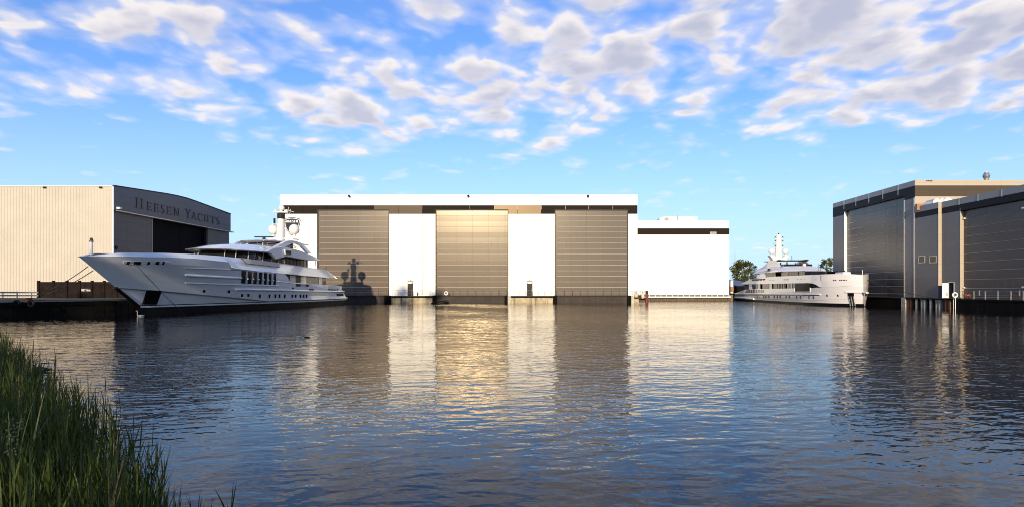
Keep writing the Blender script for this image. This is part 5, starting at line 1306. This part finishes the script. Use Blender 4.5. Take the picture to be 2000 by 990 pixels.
# ------------------------------------------------------------------ birds and driftwood
def bird(name, label, c, L, heading, body_m, neck_m, neck_h, group, dark_tail=None):
    t = thing(name, label, 'swan' if name == 'swan' else 'duck', c, group)
    ch, sh = math.cos(heading), math.sin(heading)
    def tr(x, y, z): return (c[0] + x * ch - y * sh, c[1] + x * sh + y * ch, c[2] + z)
    mb = MB(); rings = []
    prof = [(-.55, .01, .16), (-.5, .05, .15), (-.38, .13, .11), (-.15, .20, .08), (.1, .21, .07), (.3, .16, .08), (.42, .08, .10), (.46, .01, .11)]
    for x, r_, zc in prof: rings.append([tr(x * L, r_ * L * math.cos(k * math.pi / 5), (zc + r_ * .75 * math.sin(k * math.pi / 5)) * L) for k in range(10)])
    mb.loft(rings)
    # neck and head belong to the same body
    nk = [(.36, .12, .07), (.46, .22, .055), (.47, .22 + neck_h * .5, .045), (.46, .22 + neck_h, .045), (.50, .27 + neck_h, .06), (.58, .27 + neck_h, .055), (.64, .25 + neck_h, .02)]
    rings = [[tr(x * L, r_ * L * math.cos(k * math.pi / 4), (z + r_ * math.sin(k * math.pi / 4) * (1 if i > 3 else .4)) * L + (0)) if i > 3 else tr((x + r_ * math.sin(k * math.pi / 4)) * L, r_ * L * math.cos(k * math.pi / 4), z * L) for k in range(8)] for i, (x, z, r_) in enumerate(nk)]
    mb.cur = 1; mb.loft(rings); mb.build('body', [body_m, neck_m], t, smooth=60)
    mb = MB(); h = .25 + neck_h; mb.prism([tr(.63 * L, -.025 * L, h * L), tr(.63 * L, .025 * L, h * L), tr(.75 * L, .01 * L, (h - .025) * L), tr(.75 * L, -.01 * L, (h - .025) * L)], (0, 0, .025 * L)); mb.build('beak', M['beak'], t)
    mb = MB()
    for s_ in (1, -1):
        rings = []
        for x, r_, zc in [(-.5, .01, .17), (-.3, .09, .15), (0, .12, .14), (.22, .06, .13), (.28, .01, .12)]: rings.append([tr(x * L, s_ * (.14 * L + r_ * .5 * L * math.cos(k * math.pi / 4)), (zc + r_ * math.sin(k * math.pi / 4)) * L) for k in range(8)])
        mb.loft(rings)
    mb.build('wing', dark_tail or body_m, t, smooth=60)
    return t
bird('duck', 'white duck with dark wing tips swimming next to a brown duck', (PX(584, 37.0), 37.0, -.02), .34, R(178), M['feather_white'], M['feather_white'], .03, 'ducks on the water', None)
bird('duck', 'dark brown duck swimming next to a white duck', (PX(599, 36.6), 36.6, -.02), .34, R(182), M['feather_brown'], M['feather_brown'], .03, 'ducks on the water', None)
bird('swan', 'white swan swimming under the sharp yacht bow', (PX(274.5, 65.5), 65.5, -.03), .66, R(180), M['feather_white'], M['feather_white'], .55, None)
dw = MB(); c = Vector((PX(82, 21.6), 21.6, 0)); rings = []
for x, r_, z in [(-.34, .02, .05), (-.31, .06, .05), (-.22, .085, .06), (-.05, .09, .06), (.08, .065, .055), (.2, .04, .06), (.33, .012, .07)]:
    rings.append([(c.x + x, c.y + r_ * 1.3 * math.cos(k * math.pi / 5), z + r_ * math.sin(k * math.pi / 5) + .008 * math.sin(k * 3 + x * 20)) for k in range(10)])
dw.loft(rings); tag(dw.build('driftwood', M['wet_wood'], loc=(c.x, c.y, 0), smooth=60), 'black driftwood stump floating beside the reeds', 'driftwood')

# ------------------------------------------------------------------ trees and far things
def tree(px, pyb, pyt, D, hwpx, label, mat, n=2600, group='trees beyond the harbour', lean=0.0, seed=1, base=None, name='tree'):
    rnd = random.Random(seed)
    x = PX(px, D) if base is None else base[0]; zt_ = PZ(pyt, D) if base is None else base[2]; hw = hwpx * D / F if base is None else base[3]
    y = D if base is None else base[1]; z0 = 0.9
    t = thing(name, label, 'tree', (x, y, z0), group)
    H = zt_ - z0; mb = MB()
    mb.tube([(x, y, z0), (x + .1, y, z0 + H * .3), (x + lean * .5, y, z0 + H * .55), (x + lean, y, z0 + H * .9)], H * .028, 8, H * .006)
    for k in range(9):
        a = rnd.uniform(0, 6.28); f = rnd.uniform(.28, .7); L = hw * rnd.uniform(.5, .85)
        p = Vector((x + lean * f * .6, y, z0 + H * f)); mb.tube([p, p + Vector((math.cos(a) * L * .5, math.sin(a) * L * .5, L * .35)), p + Vector((math.cos(a) * L, math.sin(a) * L, L * .8))], H * .011, 5, H * .003)
    mb.build('trunk', M['bark'], t, smooth=True)
    cr = MB(); cl = []
    for k in range(46):
        a = rnd.uniform(0, 6.28); f = rnd.random(); zz = .22 + .74 * f
        rmax = hw * (math.sin(math.pi * min(1, max(0, (zz - .12) / .95))) ** .6) * rnd.uniform(.35, 1.0)
        cl.append((x + lean * zz + math.cos(a) * rmax, y + math.sin(a) * rmax, z0 + H * zz, hw * rnd.uniform(.18, .36)))
    for i in range(n):
        cx_, cy_, cz_, cr_ = cl[rnd.randrange(len(cl))]
        v = Vector((rnd.gauss(0, 1), rnd.gauss(0, 1), rnd.gauss(0, 1))).normalized() * cr_ * rnd.random() ** .4
        p = Vector((cx_, cy_, cz_)) + v * 1.0
        s_ = hw * rnd.uniform(.05, .10)
        d1 = Vector((rnd.gauss(0, 1), rnd.gauss(0, 1), rnd.gauss(0, .6))).normalized() * s_; d2 = d1.cross(Vector((rnd.gauss(0, 1), rnd.gauss(0, 1), rnd.gauss(0, 1)))).normalized() * s_ * .6
        cr.add([p - d1, p - d2, p + d1, p + d2], [(0, 1, 2, 3)])
    cr.build('crown', mat, t, fixn=False)
    return t
tree(1449, 560, 507, 215, 22, 'round green tree between the low white block and the smaller yacht', M['leaf'], 3600, seed=3)
tree(1470, 560, 517, 240, 13, 'small dark tree behind the round green tree', M['leaf_dark'], 1800, seed=5)
tree(1614, 560, 502, 210, 17, 'green tree close to the tall grey hall corner', M['leaf'], 3000, seed=8)
am_ = thing('antenna_mast', 'thin lattice antenna mast beyond the round green tree', 'mast', (PX(1435.5, 260), 260, 1))
MB().tube([(PX(1435.5, 260), 260, 1), (PX(1435.5, 260), 260, PZ(512, 260)), (PX(1435.5, 260), 260, PZ(488, 260))], .2, 6, .05).build('pole', M['rail'], am_)
MB().box(PX(1434, 260), PX(1437, 260), 259.8, 260.2, PZ(513, 260), PZ(511, 260)).build('platform', M['rail'], am_)
sh = thing('boat_shed', 'dark blue covered boat shed behind the yacht stern', 'shed', (PX(1438, 185), 185, 1))
xa, xb = PX(1422, 185), PX(1480, 185)
mb = MB(); mb.prism([(xa, 185, PZ(558, 185)), (xb, 185, PZ(558, 185)), (xb, 185, PZ(552, 185)), (PX(1452, 185), 185, PZ(549, 185)), (xa, 185, PZ(545, 185))], (0, 9, 0)); mb.build('cover', M['blue_tarp'], sh)
mb = MB(); mb.box(xa, xb, 185.2, 193, -.3, PZ(558, 185)); mb.build('wall', M['black_timber'], sh)
wp_ = thing('mooring_post', 'white post with rusty orange collar behind the yacht stern', 'post', (PX(1429.5, 158), 158, 0))
xx = PX(1429.3, 158); MB().lathe((xx, 158, 0), [(.33, -1), (.33, PZ(547, 158))], 12).build('shaft', M['white_trim'], wp_, smooth=30)
MB().lathe((xx, 157.9, PZ(568, 158)), [(.4, -.1), (.46, .1), (.46, .8), (.38, 1.0)], 12).build('collar', M['copper'], wp_, smooth=30)
MB().box(xx - .4, xx + .9, 157.2, 159, -.8, PZ(572, 158)).build('footing', M['black_timber'], wp_)
lb_ = thing('building_row', 'low dark sheds along the far shore behind the smaller yacht', 'building', (60, 230, 1))
mb = MB(); mb.box(PX(1440, 232), PX(1630, 232), 232, 240, .9, PZ(553, 232)); mb.build('wall', M['fence_wood'], lb_)
mb = MB(); mb.prism([(PX(1438, 232), 231.5, PZ(553, 232) + .01), (PX(1438, 232), 240.5, PZ(553, 232) + .01), (PX(1438, 232), 236, PZ(550, 232))], (PX(1632, 232) - PX(1438, 232), 0, 0)); mb.build('roof', M['blue_tarp'], lb_)

# tall trees on the bank behind the photographer: they shade the reeds and the near quay
rows = [(-14, -9, 21, 5.0), (-24, -8, 23, 5.5), (-34, -10, 24, 6), (-45, -8, 23, 5.5), (-56, -9, 25, 6), (-68, -8, 24, 6), (-80, -9, 25, 6), (-6, -10, 15, 4.0), (-39.5, -22, 37.6, 4.6), (-33.2, -24, 37.2, 4.2)]
kinds = ['tall bank tree nearest the photographer', 'tall bank tree second from the photographer', 'tall bank tree third from the photographer', 'tall bank tree fourth from the photographer', 'tall bank tree fifth from the photographer', 'tall bank tree sixth from the photographer', 'tall bank tree farthest from the photographer', 'shorter bank tree beside the photographer', 'very tall poplar behind the bank trees, first of the pair', 'very tall poplar behind the bank trees, last of the pair']
for i, (x, y, zt_, hw) in enumerate(rows):
    tree(0, 0, 0, 100, 10, kinds[i], M['leaf_dark'], 2600, group='trees behind the camera position', seed=20 + i, base=(x, y, zt_, hw))

# ------------------------------------------------------------------ bank and reeds
SH = [(-1.0, 1.6), (-1.95, 3.6), (-3.4, 6.0), (-6.4, 9.8), (-11.9, 16.2), (-17.3, 22.5), (-23, 28), (-40, 36)]
def shore(f):
    f = f * (len(SH) - 1); i = min(int(f), len(SH) - 2); t = f - i
    return Vector((SH[i][0] + (SH[i + 1][0] - SH[i][0]) * t, SH[i][1] + (SH[i + 1][1] - SH[i][1]) * t))
bk = MB(); rows_ = []
rb = random.Random(4)
for off, z in ((-.5, -.35), (.2, -.06), (.8, .12), (1.8, .3), (3.5, .5), (7, .75), (20, .95), (90, 1.0)):
    row = []
    for i in range(41):
        p = shore(i / 40); d = Vector((-.72, -.69)); q = p + d * off
        row.append((q.x + rb.uniform(-.1, .1), q.y + rb.uniform(-.1, .1), z + rb.uniform(-.04, .05)))
    rows_.append(row)
bk.grid(rows_); structure('bank', bk, M['soil'], fixn=True)
# ground under the photographer
gp = MB(); slab(gp, [(-1.2, -.6), (6, -2.5), (60, -14), (60, -59), (-60, -59), (-30, -14)], -1, .95)
structure('bank', gp, M['soil'])

def blade(mb, p, d, L, w, bend, rnd, seg=4):
    """a thin leaf: starts upright along d, droops by bend"""
    side = Vector((-d.y, d.x, 0)); side = side.normalized() if side.length > 1e-4 else Vector((1, 0, 0))
    ang = rnd.uniform(-.9, .9); side = Matrix.Rotation(ang, 3, 'Z') @ side
    up = Vector((d.x, d.y, d.z)).normalized(); pos = Vector(p); vs = []
    for i in range(seg + 1):
        f = i / seg; ww = w * (1 - f ** 2.2) * (.6 + .8 * min(1, f * 3) * .5)
        if i == seg: vs.append(tuple(pos)); break
        vs += [tuple(pos - side * ww / 2), tuple(pos + side * ww / 2)]
        up = (up + Vector((d.x, d.y, -.35)) * bend / seg).normalized(); pos = pos + up * (L / seg)
    fs = [(2 * i, 2 * i + 1, 2 * i + 3, 2 * i + 2) for i in range(seg - 1)] + [(2 * seg - 2, 2 * seg - 1, 2 * seg)]
    mb.add(vs, fs)
rr = random.Random(11); rd = MB()
def reed(x, y, z, H, mb, dense=1.0):
    lean = Vector((rr.gauss(.04, .07), rr.gauss(0, .07), 1)).normalized()
    mb.cur = 1 if rr.random() < .04 else 0
    top = Vector((x, y, z)) + lean * H * .8
    mb.tube([(x, y, z), Vector((x, y, z)) + lean * H * .4, top], .0055, 4, .003)
    nl = rr.randint(5, 8); a0 = rr.uniform(0, 6.28)
    for k in range(nl):
        f = .18 + .78 * k / nl; p = Vector((x, y, z)) + lean * H * .8 * f; a = a0 + k * 2.6 + rr.gauss(0, .4)
        out = rr.uniform(.12, .42); d = Vector((math.cos(a) * out, math.sin(a) * out, 1))
        blade(mb, p, d, H * rr.uniform(.28, .46), rr.uniform(.013, .024), rr.uniform(.1, .9), rr)
    blade(mb, top, Vector((rr.gauss(0, .1), rr.gauss(0, .1), 1)), H * rr.uniform(.2, .32), .014, rr.uniform(0, .3), rr)
cnt = 0
while cnt < 3900:
    f = rr.random() ** 1.35; p = shore(f * .86); off = abs(rr.gauss(0, 1.0)) * (1.5 + 1.5 * f) - .15
    q = p + Vector((-.72, -.69)) * off + Vector((rr.gauss(0, .12), rr.gauss(0, .12)))
    if q.length < 2.6 or q.y < 1.4: continue
    z = -.05 if off < .2 else min(.5, .02 + .14 * off)
    H = rr.choice((rr.uniform(.72, 1.1), rr.uniform(.85, 1.45))) * (.8 if off < .1 else 1) * (1.0 + .05 * min(2, off)) * (.72 + .28 * min(1, q.length / 7))
    reed(q.x, q.y, z, H, rd); cnt += 1
for px, py, D in ((318, 962, 5.4), (425, 985, 5.6), (445, 945, 6.3), (370, 960, 5.9), (290, 830, 7.0), (398, 988, 5.2), (345, 975, 5.0), (60, 730, 13)):
    x = PX(px, D); zt_ = PZ(py, D); reed(x, D, -.1, max(.5, zt_ + .1), rd)
tag(rd.build('reeds', [M['reed'], M['reed_dry']], fixn=False), 'dense green reeds growing along the bank', 'reeds', kind='stuff')
# undergrowth
gr2 = MB(); rg = random.Random(3)
for i in range(9000):
    f = rg.random() ** 1.2; p = shore(f * .8); off = rg.uniform(.0, 5.0); q = p + Vector((-.72, -.69)) * off
    if q.length < 2.4 or q.y < 1.2: continue
    a = rg.uniform(0, 6.28); o_ = rg.uniform(.1, .7)
    blade(gr2, (q.x, q.y, min(.5, .02 + .14 * off)), Vector((math.cos(a) * o_, math.sin(a) * o_, 1)), rg.uniform(.3, .75), rg.uniform(.008, .016), rg.uniform(.3, 1.3), rg, 3)
tag(gr2.build('grass', M['reed'], fixn=False), 'shorter grass at the foot of the reeds', 'grass', kind='stuff')
def umbel(px, py, D, label, seed):
    rn = random.Random(seed); top = Vector(P(px, py, D)); b = Vector((top.x - .05, top.y, .1))
    t = thing('flowering_plant', label, 'plant', b, 'pale flowering plants among the reeds')
    mb = MB(); mb.tube([b, b.lerp(top, .6) + Vector((.02, 0, 0)), top], .008, 5, .004); mb.build('stem', M['reed'], t)
    fl_ = MB()
    for k in range(22):
        a = rn.uniform(0, 6.28); r_ = rn.uniform(.0, .05); c_ = top + Vector((r_ * math.cos(a), r_ * math.sin(a), rn.uniform(-.10, .03)))
        fl_.lathe(c_, [(.001, -.006), (.006, -.003), (.0065, .002), (.0015, .006)], 6)
    fl_.build('flower_head', M['blossom'], t)
umbel(28, 824, 4.6, 'upper pale flower head among the dark reeds', 1); umbel(20, 858, 4.5, 'lower pale flower head among the dark reeds', 2)
